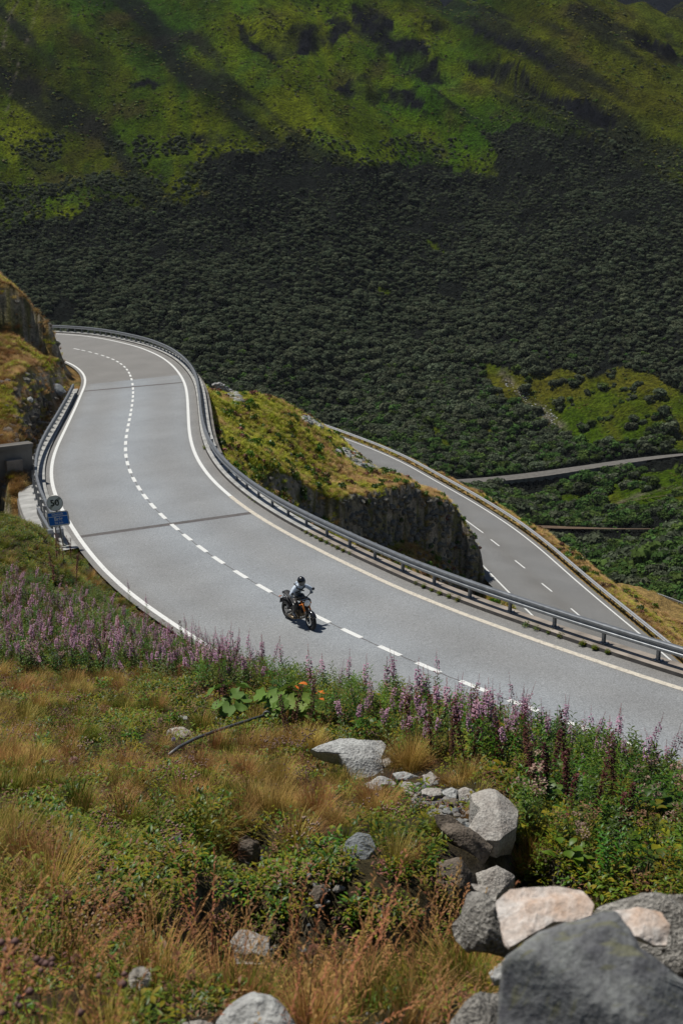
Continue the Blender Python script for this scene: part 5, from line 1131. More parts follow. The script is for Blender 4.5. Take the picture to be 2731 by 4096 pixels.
for poly, n, lab, grp in (([(200,2250),(330,2200),(350,2330),(210,2360)], 12, 'dark brown dock spike at the foot of the blue sign', 'docks by the sign'), ([(0,2560),(700,2600),(900,2700),(500,2760),(0,2720)], 9, 'dark brown dock spike in the purple patch on the left', 'docks of the left patch'),
        ([(900,2880),(1250,2900),(1240,2980),(950,2950)], 4, 'dark brown dock spike near the metal rod', 'docks by the rod'), ([(1600,3010),(2100,3060),(2731,3300),(2600,3400),(2150,3350),(2050,3120),(1650,3100)], 24, 'dark brown dock spike on the leafy bank at the right', 'docks of the right bank')):
    pp = np.array(poly); c = 0
    while c < n:
        q = rng.uniform(pp.min(0), pp.max(0))
        if not inpoly(q[0], q[1], poly): continue
        P = hit(q[0], q[1]); c += 1
        plant('dock', DK[c % 3], (P[0], P[1], P[2] - .02), U(.75, 1.1), U(0, 6.28), (U(-.1, .15), U(-.1, .25)), lab, 'dock plant', grp, ('stalk', 'seed_spike'))
# scabious, a dandelion clock and the stalks close to the lens
mauve2 = leaf_mat('scabious_head', (.26, .22, .36), .15, trans=.2); clock_m = leaf_mat('white_seed_fluff', (.55, .52, .47), .1, trans=.4)
def head(px, py, d, rad, m, label, cat, name, tall=.35, fl=160, stm=None):
    c = Vector(at(px, py, d)); root = empty(name, (c.x, c.y, float(gz(c.x, c.y))), label=label, cat=cat); hz = c.z - root.location.z
    if hz < .05: hz = .12
    mb = MB(); mb.tube([(U(-.1, .1), -.05, -.03), (U(-.05, .05), -.02, hz * .35), (U(-.02, .02), 0, hz * .7), (0, 0, hz)], [.002, .0018, .0015, .0013], 5); mb.build('stem', stm or stalk, root)
    V, Fc, T, M = [], [], [], []
    for _ in range(fl):
        v = Vector((U(-1, 1), U(-1, 1), U(-.5, 1))).normalized(); leaf(V, Fc, T, M, tuple(Vector((0, 0, hz)) + v * rad * .4), math.atan2(v.y, v.x), math.asin(v.z), rad * .65, rad * .13, 0, droop=.1)
    me = proto('flower_head', V, Fc, T, M, [m], coll=None); o = bpy.data.objects.new('flower_head', me); COL.objects.link(o); o.parent = root
for px_, py_, rad, lab in ((695,2958,.032,'small mauve scabious nearest the rounded grey stone'), (765,3030,.033,'small mauve scabious below the lower end of the metal rod'), (705,3365,.05,'large pale mauve scabious in the middle of the grass')):
    head(px_, py_, gd(px_, py_ + 45) - .1, rad, mauve2, lab, 'wildflower', 'scabious')
for px_, py_, rad, lab in ((295,3043,.055,'fluffy grey seed head in the grass at the left'), (210,3047,.045,'smaller grey seed head left of the fluffy one'), (640,2882,.04,'flat brown seed head above the left grass')):
    head(px_, py_, gd(px_, py_ + 60) - .1, rad, seedh, lab, 'seed head', 'seed_head')
head(560, 3915, 4.3, .036, clock_m, 'white dandelion clock near the bottom edge', 'seed head', 'dandelion_clock', fl=260)
for i, (px_, py_, d) in enumerate(((85,3620,4.2),(195,3590,4.3),(270,3580,4.4),(310,3835,3.6),(705,3825,3.8),(765,3900,3.6),(1255,3800,3.5),(1365,3790,3.6))):
    head(px_, py_, d, .016, brownl, 'blurred reddish brown thistle bud close to the lens', 'dry thistle', 'thistle', fl=90)
for o in [o for o in COL.objects if o.name.startswith('thistle')]: o['group'] = 'thistle buds close to the lens'
def longst(V, Fc, T, M):
    for _ in range(5):
        a = U(0, 6.28); ln = U(.35, .6); tl = U(.1, .5); blade(V, Fc, T, M, (U(-.05, .05), U(-.05, .05), 0), a, tl, ln, .0035, .5, 5, 0)
        tp = np.array(V[-1]); b = np.array(V[-5]); dv = (tp - b)
        for i in range(16): c = b + dv * (i / 16) * 1.1; leaf(V, Fc, T, M, tuple(c), a + U(-1, 1), U(.2, 1.1), .018, .005, 0, droop=.2)
LS = [mk(longst, 'grass_stalks', [rusty]), mk(longst, 'grass_stalks', [rusty])]
X, Y, Z, px, py, r = sow(40000, 2.0, 7.8, 26)
k = (px < 1900) & off_rocks(px, py, X, Y, Z, dn=0) & (rng.random(len(X)) < np.where(r < 5, .9, .3)); X, Y, Z = X[k], Y[k], Z[k]
print('stalks', len(X)); grow('dry_stalks', 'arching reddish dry grass stalks close to the lens', 'grass', np.stack([X, Y, Z], 1), LS, rng.uniform(.6, 1.15, len(X)), rng.integers(0, 2, len(X)))
orange = leaf_mat('orange_withered_leaf', (.55, .12, .015), .1, tipcol=(.65, .2, .03), trans=.18)
V, Fc, T, M = [], [], [], []; bigleaves(V, Fc, T, M, 9, .12); P = hit(1262., 2860.); o = bpy.data.objects.new('withered_leaves', proto('withered_leaves', V, Fc, T, M, [orange], coll=None)); COL.objects.link(o)
q = at(1262, 2780, float(np.linalg.norm(P - [0, 0, CAMH])) - .2); o.location = q; o.scale = (1.3,) * 3; tag(o, 'bright orange withered leaves among the green ones', 'leaves')
o.location.z -= .1
bburr = leaf_mat('butterbur_leaf', (.13, .22, .03), .2, tipcol=(.17, .27, .06), trans=.2)
# broad butterbur leaves in the middle of the bank
def bleaf(V, Fc, T, M, n, ls):
    for _ in range(n):
        a = U(0, 6.28); c = np.array([math.cos(a), math.sin(a), 0]) * U(.1, .35) + [0, 0, U(.25, .5)]; k = len(V); tl = Vector((math.cos(a), math.sin(a), U(.8, 2))).normalized(); e1 = tl.orthogonal().normalized(); e2 = tl.cross(e1); V.append(tuple(c)); T.append(.6); s = ls * U(.7, 1.1)
        for i in range(14): an = i / 14 * 6.283; rr = s * (1 + .09 * math.sin(an * 5 + U(-.3, .3))) * (1 if i else .35); V.append(tuple(c + np.array(e1 * math.cos(an) + e2 * math.sin(an)) * rr + np.array(tl) * (.18 * rr + U(-.02, .02)))); T.append(U(0, .5))
        for i in range(14): Fc.append((k, k + 1 + i, k + 1 + (i + 1) % 14)); M.append(0)
        blade(V, Fc, T, M, (0, 0, 0), a, .5, .4, .01, 0, 2, 0)
for px_, py_, lab in ((1120,2890,'broad leaved green butterbur clump left of the orange leaves'), (1210,2900,'broad leaved green butterbur clump under the orange leaves'), (940,2880,'broad leaved butterbur clump at the upper end of the metal rod')):
    V, Fc, T, M = [], [], [], []; bleaf(V, Fc, T, M, 15, .13); P = hit(float(px_), float(py_)); o = bpy.data.objects.new('butterbur', proto('butterbur', V, Fc, T, M, [bburr], coll=None)); COL.objects.link(o); o.location = P; tag(o, lab, 'plant')

meadow = leaf_mat('meadow_grass', (.22, .27, .012), .35, tipcol=(.42, .42, .035), trans=.18); strawl = leaf_mat('bleached_grass', (.36, .26, .07), .3, tipcol=(.62, .42, .18), trans=.18); moor = leaf_mat('red_brown_grass', (.19, .12, .035), .3, tipcol=(.38, .22, .08), trans=.18)
KN = [mk(tuft, 'tuft', [strawl], 90, .16, .26, .010, .8, 1.2), mk(tuft, 'tuft', [meadow], 100, .17, .22, .012, .8, 1.0), mk(tuft, 'tuft', [moor], 90, .16, .24, .010, .8, 1.2), mk(herbs, 'herb', [meadow, strawl], 90, .18, .07, .12, 0, 1)]
# ------------------------------------------------------------------ knoll, left bank and lower slope cover
n = 260000; a_ = rng.uniform(R(-20), R(20), n); l_ = rng.uniform(math.log(50), math.log(185), n); r_ = np.exp(l_); X, Y = r_ * np.sin(a_), r_ * np.cos(a_); Z = gz(X, Y); px, py = project(np.stack([X, Y, Z], 1))
h_ = .35; sx = (gz(X + h_, Y) - gz(X - h_, Y)) / (2 * h_); sy = (gz(X, Y + h_) - gz(X, Y - h_)) / (2 * h_); slope = np.hypot(sx, sy)
d2, s2_, sd2 = polydist(X, Y, lc[::3]); kk = np.clip((s2_).astype(int), 0, len(lc) - 1); ins = (X - lc[kk, 0]) * LN[kk, 0] + (Y - lc[kk, 1]) * LN[kk, 1]; onlow = (ins > -1.3) & (ins < 8.5) & (d2 < 12) & (r_ > 60)
n1 = fbm(X / 3, Y / 3, 97, 4); n3 = fbm(X, Y, 98, 3)
dhp, _, _ = polydist(X, Y, hp[:, :2])
k = off_road(X, Y, 1.4) & ~onlow & (r_ > 54) & (dhp > 3.2) & (rng.random(n) < np.where(slope > np.where(px < 420, 1.0, 1.6), .16, .8) * (r_ / 115) ** .7)
dtr = np.hypot(X + 21, Y - 60)
X, Y, Z, px, py, n1, n3, slope = [v[k] for v in (X, Y, Z, px, py, n1, n3, slope)]; print('knoll', len(X))
strawp = np.clip(.02 + .80 * sstep(950, 1750, px) + n1 * 1.2, .04, .93); u = rng.random(len(X)); lft = px < 420; dk = (n3 > .22) | (slope > 1.2)
ix = np.where(u < strawp, rng.choice([0, 0, 0, 2], len(X)), rng.choice([1, 1, 1, 3], len(X))); ix = np.where(lft, np.where(u < .72 + n1, rng.choice([2, 0, 2], len(X)), rng.choice([1, 1, 3], len(X))), ix)
ix = np.where(dk & ~lft & (rng.random(len(X)) < .17), rng.choice([4, 1, 5, 4], len(X)), ix)
grow('knoll_grass', 'rough grass and dwarf shrubs on the knoll and the banks beyond the road', 'grass', np.stack([X, Y, Z - .03], 1), KN + SHRUB, rng.uniform(.8, 1.6, len(X)), ix)
n = 90000; a_ = rng.uniform(R(-19), R(9), n); l_ = rng.uniform(math.log(62), math.log(125), n); r_ = np.exp(l_); X, Y = r_ * np.sin(a_), r_ * np.cos(a_); Z = gz(X, Y)
sx = (gz(X + h_, Y) - gz(X - h_, Y)) / (2 * h_); sy = (gz(X, Y + h_) - gz(X, Y - h_)) / (2 * h_); slope = np.hypot(sx, sy)
k = (slope > 1.15) & off_road(X, Y, 1.8) & (rng.random(n) < .13 * slope * np.where(X < -9, .10, np.where(X < 0, .25, 1))); d2, s2_, _ = polydist(X, Y, lc[::3]); k &= (d2 > 9); X, Y, Z = X[k], Y[k], Z[k]; print('blocks', len(X))
SB2 = []
cliff_r = rock_mat('cliff_rock', (.25, .235, .20), (.12, .12, .10), 2.5, bump=1, bdist=.08, dark=.4)
for q in SB[:3]: me = q.data.copy(); me.materials.clear(); me.materials.append(cliff_r); SB2.append(bpy.data.objects.new('block', me))
grow('rock_outcrop', 'broken grey rock blocks showing in the cliffs of the knoll and the left bluff', 'rock outcrop', np.stack([X, Y, Z - .15], 1), SB2, rng.uniform(.3, .95, len(X)), rng.integers(0, 3, len(X)), rng.uniform(-.4, .4, (len(X), 3)) * [1, 1, 7])
# creeping leaves in the kerb gutter
X = []; 
for t0, t1, nn_ in ((.0, .04, 0), (.69, .70, 4), (.735, .765, 70), (.80, .815, 45), (.838, .85, 16), (.853, .863, 40), (.892, .903, 34), (.60, .605, 14)):
    for _ in range(nn_):
        i = int(U(t0, t1) * len(CL)); o_ = CL[i] + NO[i] * (WO[i] + .6 + U(-.04, .12)); X.append((o_[0], o_[1], zmain(*o_) + .03))
grow('gutter_weeds', 'bright green weeds creeping along the kerb below the crash barrier', 'weeds', np.array(X), LOWH, rng.uniform(.3, .8, len(X)), rng.choice([0, 3, 0], len(X)))
# grit on the bare ground between the plants
X, Y, Z, px, py, r = sow(260000, 2.4, 24, 26)
k = (rng.random(len(X)) < .4 + fbm(X * 1.5, Y * 1.5, 99, 3)) & off_road(X, Y); X, Y, Z = X[k], Y[k], Z[k]
grow('gravel', 'grit and small stones on the bare soil of the near hillside', 'gravel', np.stack([X, Y, Z], 1), SB, rng.uniform(.008, .05, len(X)) ** 1.0, rng.integers(0, 4, len(X)), rng.uniform(-.5, .5, (len(X), 3)) * [1, 1, 6])
# bent metal rod in the grass
iron = mat('weathered_iron_rod', (.14, .145, .15), .55, metal=.6, var=.25, scale=12)
rd = empty('metal_rod', tuple(hit(1000., 2905.)), label='bent grey metal rod with an eye, lying over the dry grass', cat='metal rod'); rl = np.array(rd.location)
pp = [(676,3020,.02),(700,2990,.0),(765,2952,-.05),(860,2925,-.1),(960,2892,-.15),(1055,2862,-.2)]; dA, dB = gd(676, 3035) - .3, gd(1055, 2880) - .75; PT = [at(x, y, dA + (dB - dA) * (x - 676) / 379) for x, y, o_ in pp]; dE = np.linalg.norm(PT[-1] - [0, 0, CAMH]); PT = smooth(np.array(PT), 2)
m = MB(); m.tube([tuple(p - rl) for p in PT], .022, 8); m.build('rod', iron, rd, True)
eye = at(1067, 2858, dE); m = MB(); m.tube([tuple(eye - rl + np.array([.045 * math.cos(a), 0, .045 * math.sin(a)])) for a in np.linspace(0, 6.28, 13)], .015, 6); m.build('eye', iron, rd, True)
m = MB(); m.tube([tuple(eye - rl + [.02, 0, 0]), tuple(at(1086, 2965, dE) - rl)], .013, 6); m.build('stake', rust, rd)

# ------------------------------------------------------------------ motorcycle
def trilin(*a): return a
blk = mat('black_gloss_paint', (.012, .013, .015), .22, spec=.6, coat=.6); matt = mat('matt_black', (.016, .016, .017), .6); rubber = mat('tyre_rubber', (.018, .018, .019), .85, var=.2, scale=30)
alu = mat('cast_aluminium', (.42, .41, .39), .35, metal=.85); gold = mat('gold_fork_tube', (.75, .24, .05), .3, metal=.55); chrome = mat('chrome', (.75, .75, .74), .12, metal=1.); glassm = mat('headlamp_glass', (.75, .76, .75), .08, spec=.9, coat=1.)
bronze = mat('bronze_engine_case', (.20, .155, .10), .4, metal=.7); blue_p = mat('blue_paint', (.02, .10, .28), .25, coat=.6); lampo = mat('orange_lens', (.8, .22, .03), .2)
Bk = on_main(np.array([(1156., 2474.), (1247., 2519.)])); b0, b1 = Bk; hd = math.atan2(b1[1] - b0[1], b1[0] - b0[0]); up_n = Vector((-.08, .01, 1)).normalized()
bike = empty('motorcycle', tuple(b0), label='black naked motorcycle with orange fork tubes riding on the grey road', cat='motorcycle')
fx = Vector((math.cos(hd), math.sin(hd), 0)); fx = (fx - up_n * fx.dot(up_n)).normalized(); fy = up_n.cross(fx)
BM = Matrix((fx, fy, up_n)).transposed().to_4x4(); BM.translation = Vector(b0) + up_n * .005; bike.matrix_world = BM
WB = float(np.linalg.norm(b1 - b0)); WB = min(1.5, max(1.38, WB)); print('wheelbase', WB)
RX = Matrix.Rotation(R(90), 3, 'X')
def wheel(x, rad, tw, steer, rear):
    w = empty('wheel', (x, 0, rad)); w.parent = bike; w.rotation_euler = (0, 0, steer)
    prof = []; 
    for k in range(17):
        a = -math.pi * .58 + k * math.pi * 1.16 / 16; prof.append((rad - tw * .42 + tw * .42 * math.cos(a) * 1.0, tw * .5 * math.sin(a)))
    m = MB(); m.lathe(prof, 44, rot=RX); m.build('tyre', rubber, w, True)
    ri = rad - tw * .62; m = MB(); m.lathe([(ri, -tw * .38), (ri + .012, -tw * .42), (ri + .012, -tw * .34), (ri - .012, -tw * .2), (ri - .012, tw * .2), (ri + .012, tw * .34), (ri + .012, tw * .42), (ri, tw * .38), (ri - .022, tw * .2), (ri - .022, -tw * .2), (ri, -tw * .38)], 44, rot=RX)
    m.tube([(0, -.06, 0), (0, .06, 0)], .04, 14); m.tube([(0, -.11, 0), (0, .11, 0)], .013, 8)
    for k in range(5):
        a = k * 1.2566 + .3
        for da in (-.13, .13): m.tube([(.03 * math.cos(a), 0, .03 * math.sin(a)), ((ri - .01) * math.cos(a + da), 0, (ri - .01) * math.sin(a + da))], [.014, .010], 6)
    m.build('rim', matt, w, True)
    m = MB(); m.lathe([(ri - .003, tw * .43), (ri + .009, tw * .44), (ri + .010, tw * .40)], 44, rot=RX); m.lathe([(ri - .003, -tw * .43), (ri + .009, -tw * .44), (ri + .010, -tw * .40)], 44, rot=RX); m.build('rim_stripe', alu, w, True)
    for sgn_ in ((-1, 1) if not rear else (-1,)):
        ro = .155 if not rear else .11; m = MB(); m.lathe([(ro - .05, -.003), (ro, -.003), (ro, .003), (ro - .05, .003), (ro - .05, -.003)], 32, rot=RX, c=(0, sgn_ * .075, 0))
        for k in range(6): a = k * 1.047; m.tube([(.03 * math.cos(a), sgn_ * .07, .03 * math.sin(a)), ((ro - .04) * math.cos(a), sgn_ * .075, (ro - .04) * math.sin(a))], .006, 5)
        m.build('brake_disc', chrome if not rear else alu, w, False)
    return w
RWH, FWH = .322, .305
wheel(0, RWH, .18, 0, True); wheel(WB, FWH, .125, R(-3), False)
hx, hz = WB - .36, .86                      # steering head
fd = Vector((WB - hx - .02, 0, FWH - hz)); 
m = MB()
for s in (-1, 1): m.tube([(WB - .015, s * .10, FWH), (WB - .12, s * .10, FWH + .28)], [.026, .030], 10)
m.build('fork_leg', matt, bike, True)
for s in (-1, 1):
    m = MB(); m.tube([(WB - .10, s * .10, FWH + .22), (hx + .015, s * .10, hz + .03)], .029, 12); m.build('fork_tube', gold, bike, True)
    m = MB(); m.box((WB - .06, s * .085, FWH + .07), (.05, .035, .11), Matrix.Rotation(R(20), 3, 'Y')); m.build('brake_caliper', bronze, bike)
m = MB(); m.box((hx + .02, 0, hz + .04), (.09, .27, .025), Matrix.Rotation(R(-25), 3, 'Y')); m.box((hx + .09, 0, hz - .14), (.08, .27, .03), Matrix.Rotation(R(-25), 3, 'Y')); m.build('fork_yoke', alu, bike)
m = MB(); V = []
for k in range(9):
    a = R(25 + k * 15)
    for j in range(5): y = (j - 2) * .034; rr = FWH + .035 - .018 * abs(j - 2) ** 1.5 * .6; V.append((WB + rr * math.cos(a), y, FWH + rr * math.sin(a)))
m.add(V, [tuple(int(i) for i in f) for f in grid_faces(9, 5)]); fe = m.build('front_mudguard', blk, bike, True); md = fe.modifiers.new('thickness', 'SOLIDIFY'); md.thickness = .005
hl = empty('headlight', (hx + .20, 0, hz - .02)); hl.parent = bike; ry = Matrix.Rotation(R(95), 3, 'Y')
m = MB(); m.lathe([(.0, -.12), (.05, -.115), (.085, -.06), (.098, .0), (.10, .02)], 28, rot=ry); m.build('headlight_bowl', blk, hl, True)
m = MB(); m.lathe([(.10, .02), (.104, .03), (.096, .035), (.09, .032)], 28, rot=ry); m.build('headlight_ring', chrome, hl, True)
m = MB(); m.lathe([(.092, .030), (.06, .045), (.03, .05), (0, .052)], 28, rot=ry); m.build('headlight_lens', glassm, hl, True)
m = MB(); hb = [(hx - .09, -.39, hz + .16), (hx - .04, -.28, hz + .17), (hx + .03, -.12, hz + .12), (hx + .03, 0, hz + .11), (hx + .03, .12, hz + .12), (hx - .04, .28, hz + .17), (hx - .09, .39, hz + .16)]
m.tube(hb, .013, 8); m.build('handlebar', matt, bike, True)
for s in (-1, 1):
    m = MB(); m.tube([(hx - .10, s * .40, hz + .16), (hx - .055, s * .285, hz + .168)], .019, 10); m.build('grip', rubber, bike, True)
    m = MB(); m.tube([(hx - .02, s * .36, hz + .17), (hx + .0, s * .26, hz + .165)], .007, 6); m.build('lever', alu, bike, True)
    m = MB(); m.tube([(hx - .02, s * .26, hz + .18), (hx + .02, s * .34, hz + .29)], .006, 6); rot = Matrix.Rotation(R(80), 3, 'Y'); m.lathe([(0, -.012), (.045, -.012), (.052, 0), (.045, .012), (0, .012)], 20, rot=rot, c=(hx + .02, s * .37, hz + .31)); m.build('mirror', blk, bike, True)
    m = MB(); m.tube([(hx + .10, s * .12, hz - .07), (hx + .11, s * .21, hz - .07)], [.010, .022], 8); m.build('indicator', lampo, bike, True)
m = MB(); m.lathe([(0, 0), (.055, 0), (.06, .03), (.05, .04), (0, .042)], 24, rot=Matrix.Rotation(R(-35), 3, 'Y'), c=(hx + .08, 0, hz + .12)); m.build('speedometer', blk, bike, True)
def loft(secs, name, m_, par=None, n=16, sup=2.6):
    """body panels: superellipse sections (x, zc, half width, half height)"""
    V = []
    for x, zc, hw, hh in secs:
        for k in range(n):
            a = 2 * math.pi * k / n; c, s = math.cos(a), math.sin(a); V.append((x, hw * math.copysign(abs(c) ** (2 / sup), c), zc + hh * math.copysign(abs(s) ** (2 / sup), s)))
    F_ = [(i * n + k, (i + 1) * n + k, (i + 1) * n + (k + 1) % n, i * n + (k + 1) % n) for i in range(len(secs) - 1) for k in range(n)] + [tuple(range(n)), tuple(range((len(secs) - 1) * n, len(secs) * n))[::-1]]
    mb = MB(); mb.add(V, F_); o = mb.build(name, m_, par or bike, True); sb = o.modifiers.new('round', 'SUBSURF'); sb.levels = sb.render_levels = 1; return o
loft([(hx - .02, .90, .05, .05), (hx - .07, .93, .12, .10), (hx - .18, .95, .16, .13), (hx - .32, .93, .15, .12), (hx - .44, .87, .10, .07), (hx - .50, .83, .07, .04)], 'fuel_tank', blk)
loft([(hx - .40, .815, .08, .035), (hx - .52, .80, .13, .04), (hx - .70, .80, .14, .045), (hx - .86, .84, .13, .045), (hx - 1.02, .90, .11, .04), (hx - 1.14, .94, .07, .025)], 'seat', matt)
loft([(hx - .90, .80, .09, .03), (hx - 1.08, .86, .08, .04), (hx - 1.22, .92, .05, .025)], 'tail', blk)
m = MB(); m.tube([(-.02, 0, .90), (-.22, 0, .72), (-.30, 0, .62)], .014, 6); m.box((-.31, 0, .56), (.02, .20, .16), Matrix.Rotation(R(20), 3, 'Y')); m.box((-.16, 0, .86), (.06, .12, .05)); m.build('tail_carrier', matt, bike)
for s in (-1, 1): m = MB(); m.tube([(-.20, s * .07, .74), (-.21, s * .17, .74)], [.009, .02], 8); m.build('indicator', lampo, bike, True)
ex = hx - .36
m = MB(); m.box((ex, 0, .43), (.40, .30, .24), taper=.85); m.lathe([(0, -.18), (.09, -.18), (.105, -.165), (.105, .165), (.09, .18), (0, .18)], 22, rot=RX, c=(ex - .05, 0, .42)); m.lathe([(0, -.17), (.07, -.17), (.075, .17), (0, .17)], 20, rot=RX, c=(ex + .10, 0, .40)); en = m.build('engine', bronze, bike, True); sharpen(en)
m = MB()
for k in range(7): m.box((ex + .10 + k * .012, 0, .55 + k * .026), (.20, .30 - .01 * (k % 2), .013), Matrix.Rotation(R(-18), 3, 'Y'))
m.box((ex + .13, 0, .63), (.17, .27, .2), Matrix.Rotation(R(-18), 3, 'Y')); m.build('cylinders', matt, bike)
m = MB(); m.box((hx + .0, 0, .62), (.05, .26, .26), Matrix.Rotation(R(-12), 3, 'Y')); m.build('radiator', matt, bike)
m = MB()
for y in (-.09, 0, .09): m.tube([(ex + .20, y, .60), (ex + .30, y, .50), (ex + .30, y * .9, .36), (ex + .22, y * .5, .25), (ex + .02, y * .3, .20)], .019, 8)
m.tube([(ex + .02, 0, .20), (ex - .2, -.06, .19)], .035, 10); m.tube([(ex - .1, -.08, .18), (ex - .22, -.13, .19), (ex - .42, -.15, .22)], [.03, .045, .045], 14); m.build('exhaust', bronze, bike, True)
m = MB()
for s in (-1, 1):
    m.tube([(hx, s * .03, hz - .02), (hx - .16, s * .15, .74), (ex - .02, s * .17, .62), (ex - .22, s * .15, .52), (ex - .24, s * .13, .36)], [.025, .03, .03, .028, .028], 8)
    m.tube([(ex - .2, s * .13, .58), (ex - .5, s * .12, .76), (-.1, s * .08, .86)], .016, 8)
m.build('frame', matt, bike, True)
m = MB()
for s in (-1, 1): m.tube([(ex - .22, s * .09, .42), (.25, s * .12, .37), (0, s * .12, RWH)], [.035, .03, .022], 8)
m.tube([(ex - .12, 0, .45), (ex - .28, 0, .68)], .03, 10); m.build('swingarm', alu, bike, True)
m = MB(); m.tube([(ex - .2, -.15, .36), (ex - .22, -.30, .34)], .013, 8); m.tube([(ex - .2, .15, .36), (ex - .22, .30, .34)], .013, 8); m.build('footpeg', alu, bike)
m = MB(); V = []
for k in range(7):
    a = R(55 + k * 16)
    for j in range(3): V.append((RWH * 1.12 * math.cos(a), (j - 1) * .09, RWH + RWH * 1.12 * math.sin(a)))
m.add(V, [tuple(int(i) for i in f) for f in grid_faces(7, 3)]); fe = m.build('rear_mudguard', matt, bike, True); md = fe.modifiers.new('thickness', 'SOLIDIFY'); md.thickness = .006

# ------------------------------------------------------------------ rider
def skin(name, nodes, edges, m_, par, lv=2, smooth_=True):
    """one continuous skinned surface over joints; nodes: name -> (x,y,z,rx,ry)"""
    ks = list(nodes); me = bpy.data.meshes.new(name); me.from_pydata([nodes[k][:3] for k in ks], [(ks.index(a), ks.index(b)) for a, b in edges], []); o = bpy.data.objects.new(name, me); COL.objects.link(o)
    sk = o.modifiers.new('skin', 'SKIN'); sk.use_smooth_shade = True; sk.branch_smoothing = .6
    for i, k in enumerate(ks): v = me.skin_vertices[0].data[i]; v.radius = (nodes[k][3], nodes[k][4] if len(nodes[k]) > 4 else nodes[k][3]); v.use_root = (i == 0)
    sb = o.modifiers.new('sub', 'SUBSURF'); sb.levels = sb.render_levels = lv
    dg = bpy.context.evaluated_depsgraph_get(); nm = bpy.data.meshes.new_from_object(o.evaluated_get(dg)); o.modifiers.clear(); o.data = nm; bpy.data.meshes.remove(me)
    nm.materials.clear(); nm.materials.append(m_); nm.shade_smooth(); o.parent = par; return o
rider = empty('person', (0, 0, 0), label='person in a light grey hoodie and black helmet riding the motorcycle', cat='person'); rider.matrix_world = BM
sx_ = ex - .14                               # hips over the seat
skinm = mat('skin', (.55, .36, .27), .6); glove = mat('light_gloves', (.42, .44, .46), .7); hood = mat('grey_blue_hoodie', (.56, .64, .74), .85, var=.25, scale=9, bump=.5, bscale=22); jeans = mat('dark_leather_trousers', (.035, .032, .03), .38, var=.3, scale=12, bump=.3)
helm = mat('black_helmet_shell', (.012, .012, .013), .15, coat=.8); visor = mat('tinted_visor', (.01, .011, .013), .05, spec=.9, coat=1.); strapm = mat('black_webbing', (.012, .012, .012), .7); boot = mat('scuffed_boot_leather', (.07, .065, .06), .5, var=.3, scale=20)
nd = {'pel': (sx_, 0, .90, .13, .12), 'bel': (sx_ + .05, 0, 1.04, .125, .115), 'che': (sx_ + .24, 0, 1.21, .15, .12), 'nek': (sx_ + .38, 0, 1.37, .06), 'hed': (sx_ + .44, 0, 1.46, .085), 'top': (sx_ + .47, 0, 1.54, .07)}
ed = [('pel', 'bel'), ('bel', 'che'), ('che', 'nek'), ('nek', 'hed'), ('hed', 'top')]
for s, t in ((-1, 'r'), (1, 'l')):
    gx, gy, gz_ = hx - .075, s * .345, hz + .185
    nd.update({'sh' + t: (sx_ + .33, s * .185, 1.31, .062), 'el' + t: (sx_ + .42, s * .37, 1.13, .046), 'wr' + t: (gx - .085, s * .355, hz + .235, .030), 'pa' + t: (gx - .02, gy, gz_ + .018, .034, .022),
               'hp' + t: (sx_ + .03, s * .12, .86, .095), 'kn' + t: (sx_ + .44, s * .24, .80, .062), 'cf' + t: (sx_ + .33, s * .245, .60, .058), 'an' + t: (sx_ + .19, s * .24, .44, .040), 'to' + t: (sx_ + .36, s * .25, .37, .032)})
    ed += [('che', 'sh' + t), ('sh' + t, 'el' + t), ('el' + t, 'wr' + t), ('wr' + t, 'pa' + t), ('pel', 'hp' + t), ('hp' + t, 'kn' + t), ('kn' + t, 'cf' + t), ('cf' + t, 'an' + t), ('an' + t, 'to' + t)]
    for i, ln in enumerate((.9, 1, .95, .8)):
        fy_ = gy + s * (.036 - .024 * i); k1, k2, k3 = 'f%d%s' % (i, t), 'g%d%s' % (i, t), 'h%d%s' % (i, t)
        nd.update({k1: (gx + .022, fy_, gz_ + .016, .0095), k2: (gx + .034, fy_, gz_ - .022 * ln, .009), k3: (gx + .010, fy_, gz_ - .048 * ln, .008)}); ed += [('pa' + t, k1), (k1, k2), (k2, k3)]
    nd.update({'t1' + t: (gx - .015, gy - s * .045, gz_ - .005, .011), 't2' + t: (gx + .012, gy - s * .052, gz_ - .035, .0095)}); ed += [('pa' + t, 't1' + t), ('t1' + t, 't2' + t)]
skin('body', nd, ed, glove, rider, 1)
hn = {'bel': (sx_ + .00, 0, .93, .15, .135), 'mid': (sx_ + .10, 0, 1.05, .145, .13), 'che': (sx_ + .24, 0, 1.22, .175, .135), 'nek': (sx_ + .35, 0, 1.355, .085), 'col': (sx_ + .38, 0, 1.39, .075)}
he = [('bel', 'mid'), ('mid', 'che'), ('che', 'nek'), ('nek', 'col')]
for s, t in ((-1, 'r'), (1, 'l')):
    a = nd['sh' + t]; b_ = nd['el' + t]; c = nd['wr' + t]; mid = [(b_[i] + c[i]) / 2 for i in range(3)]; m1 = [(a[i] + b_[i]) / 2 for i in range(3)]
    hn.update({'sh' + t: (*a[:3], .082), 'u' + t: (*m1, .072), 'el' + t: (*b_[:3], .062), 'm' + t: (*mid, .056), 'wr' + t: (c[0] - .01, c[1], c[2] + .005, .040)}); he += [('che', 'sh' + t), ('sh' + t, 'u' + t), ('u' + t, 'el' + t), ('el' + t, 'm' + t), ('m' + t, 'wr' + t)]
skin('hoodie', hn, he, hood, rider)
skin('hood', {'a': (sx_ + .24, -.09, 1.40, .05), 'b': (sx_ + .20, 0, 1.38, .06, .05), 'c': (sx_ + .24, .09, 1.40, .05)}, [('a', 'b'), ('b', 'c')], hood, rider)
tn = {'pel': (sx_ - .02, 0, .89, .145, .12)}; te = []
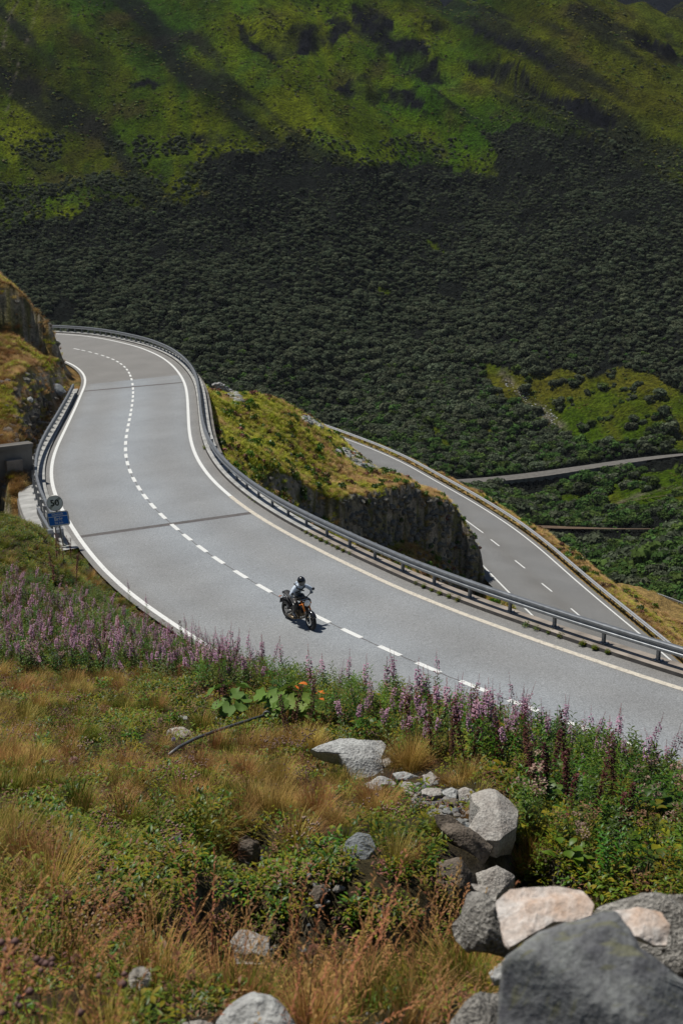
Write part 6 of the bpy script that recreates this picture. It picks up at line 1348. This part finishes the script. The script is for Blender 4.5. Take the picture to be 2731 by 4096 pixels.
for s, t in ((-1, 'r'), (1, 'l')):
    k_ = nd['kn' + t]; h_ = nd['hp' + t]; mid = [(k_[i] + h_[i]) / 2 for i in range(3)]
    tn.update({'hp' + t: (*h_[:3], .11), 'th' + t: (*mid, .095), 'kn' + t: (*k_[:3], .078), 'cf' + t: (*nd['cf' + t][:3], .072), 'an' + t: (nd['an' + t][0] + .01, nd['an' + t][1], nd['an' + t][2] + .03, .056)}); te += [('pel', 'hp' + t), ('hp' + t, 'th' + t), ('th' + t, 'kn' + t), ('kn' + t, 'cf' + t), ('cf' + t, 'an' + t)]
skin('trousers', tn, te, jeans, rider)
for s, t in ((-1, 'r'), (1, 'l')):
    a = nd['an' + t]; b_ = nd['to' + t]; skin('boot', {'a': (a[0], a[1], a[2] + .05, .052), 'h': (a[0] - .02, a[1], a[2] - .05, .05, .045), 'm': ((a[0] + b_[0]) / 2, a[1], b_[2] + .02, .048, .04), 't': (b_[0] + .04, b_[1], b_[2] - .01, .042, .03)}, [('a', 'h'), ('h', 'm'), ('m', 't')], boot, rider)
hc = Vector((sx_ + .475, 0, 1.505)); rotH = Matrix.Rotation(R(22), 3, 'Y')
def shell(name, r, m_, cut=None, par=None, sc_=(1.18, .96, 1.1)):
    bm = bmesh.new(); bmesh.ops.create_uvsphere(bm, u_segments=36, v_segments=24, radius=r)
    for v in bm.verts:
        x, y, z = v.co.x * sc_[0], v.co.y * sc_[1], v.co.z * sc_[2]
        if z < -.02: k = min(1, (-.02 - z) / r); x += .035 * k * (1 if x > 0 else -.3); y *= 1 - .12 * k; z = max(z, -.115)
        v.co = Vector((x, y, z))
    if cut: bmesh.ops.delete(bm, geom=[f for f in bm.faces if not cut(f.calc_center_median())], context='FACES')
    for v in bm.verts: v.co = rotH @ v.co + hc
    for f in bm.faces: f.smooth = True
    me = bpy.data.meshes.new(name); bm.to_mesh(me); bm.free(); me.materials.append(m_); return link(name, me, None, par or rider)
hl_ = shell('helmet', .130, helm); shell('visor', .134, visor, cut=lambda c: c.x > .045 and -.045 < c.z < .055, par=hl_)
m = MB()
for s in (-1, 1): m.tube([(sx_ + .41, s * .13, 1.27), (sx_ + .435, s * .06, 1.24), (sx_ + .42, 0, 1.20), (sx_ + .37, -s * .09, 1.14), (sx_ + .28, -s * .165, 1.10)], .020, 6); m.tube([(sx_ + .41, s * .13, 1.27), (sx_ + .36, s * .15, 1.38), (sx_ + .22, s * .13, 1.38)], .018, 6)
m.build('chest_strap', strapm, rider, True)

# ------------------------------------------------------------------ thin valley air
m, n_, p_ = newmat('valley_air'); n_.nodes.remove(p_); pv = n_.nodes.new('ShaderNodeVolumePrincipled'); pv.inputs['Color'].default_value = (.80, .88, 1, 1); pv.inputs['Density'].default_value = .00004
n_.links.new(pv.outputs[0], n_.nodes['Material Output'].inputs['Volume'])
hz_ = MB(); hz_.box((100, 1120, 370), (2900, 2500, 1100)); o = hz_.build('haze', m); tag(o, 'thin bluish air over the valley', 'haze', kind='stuff')
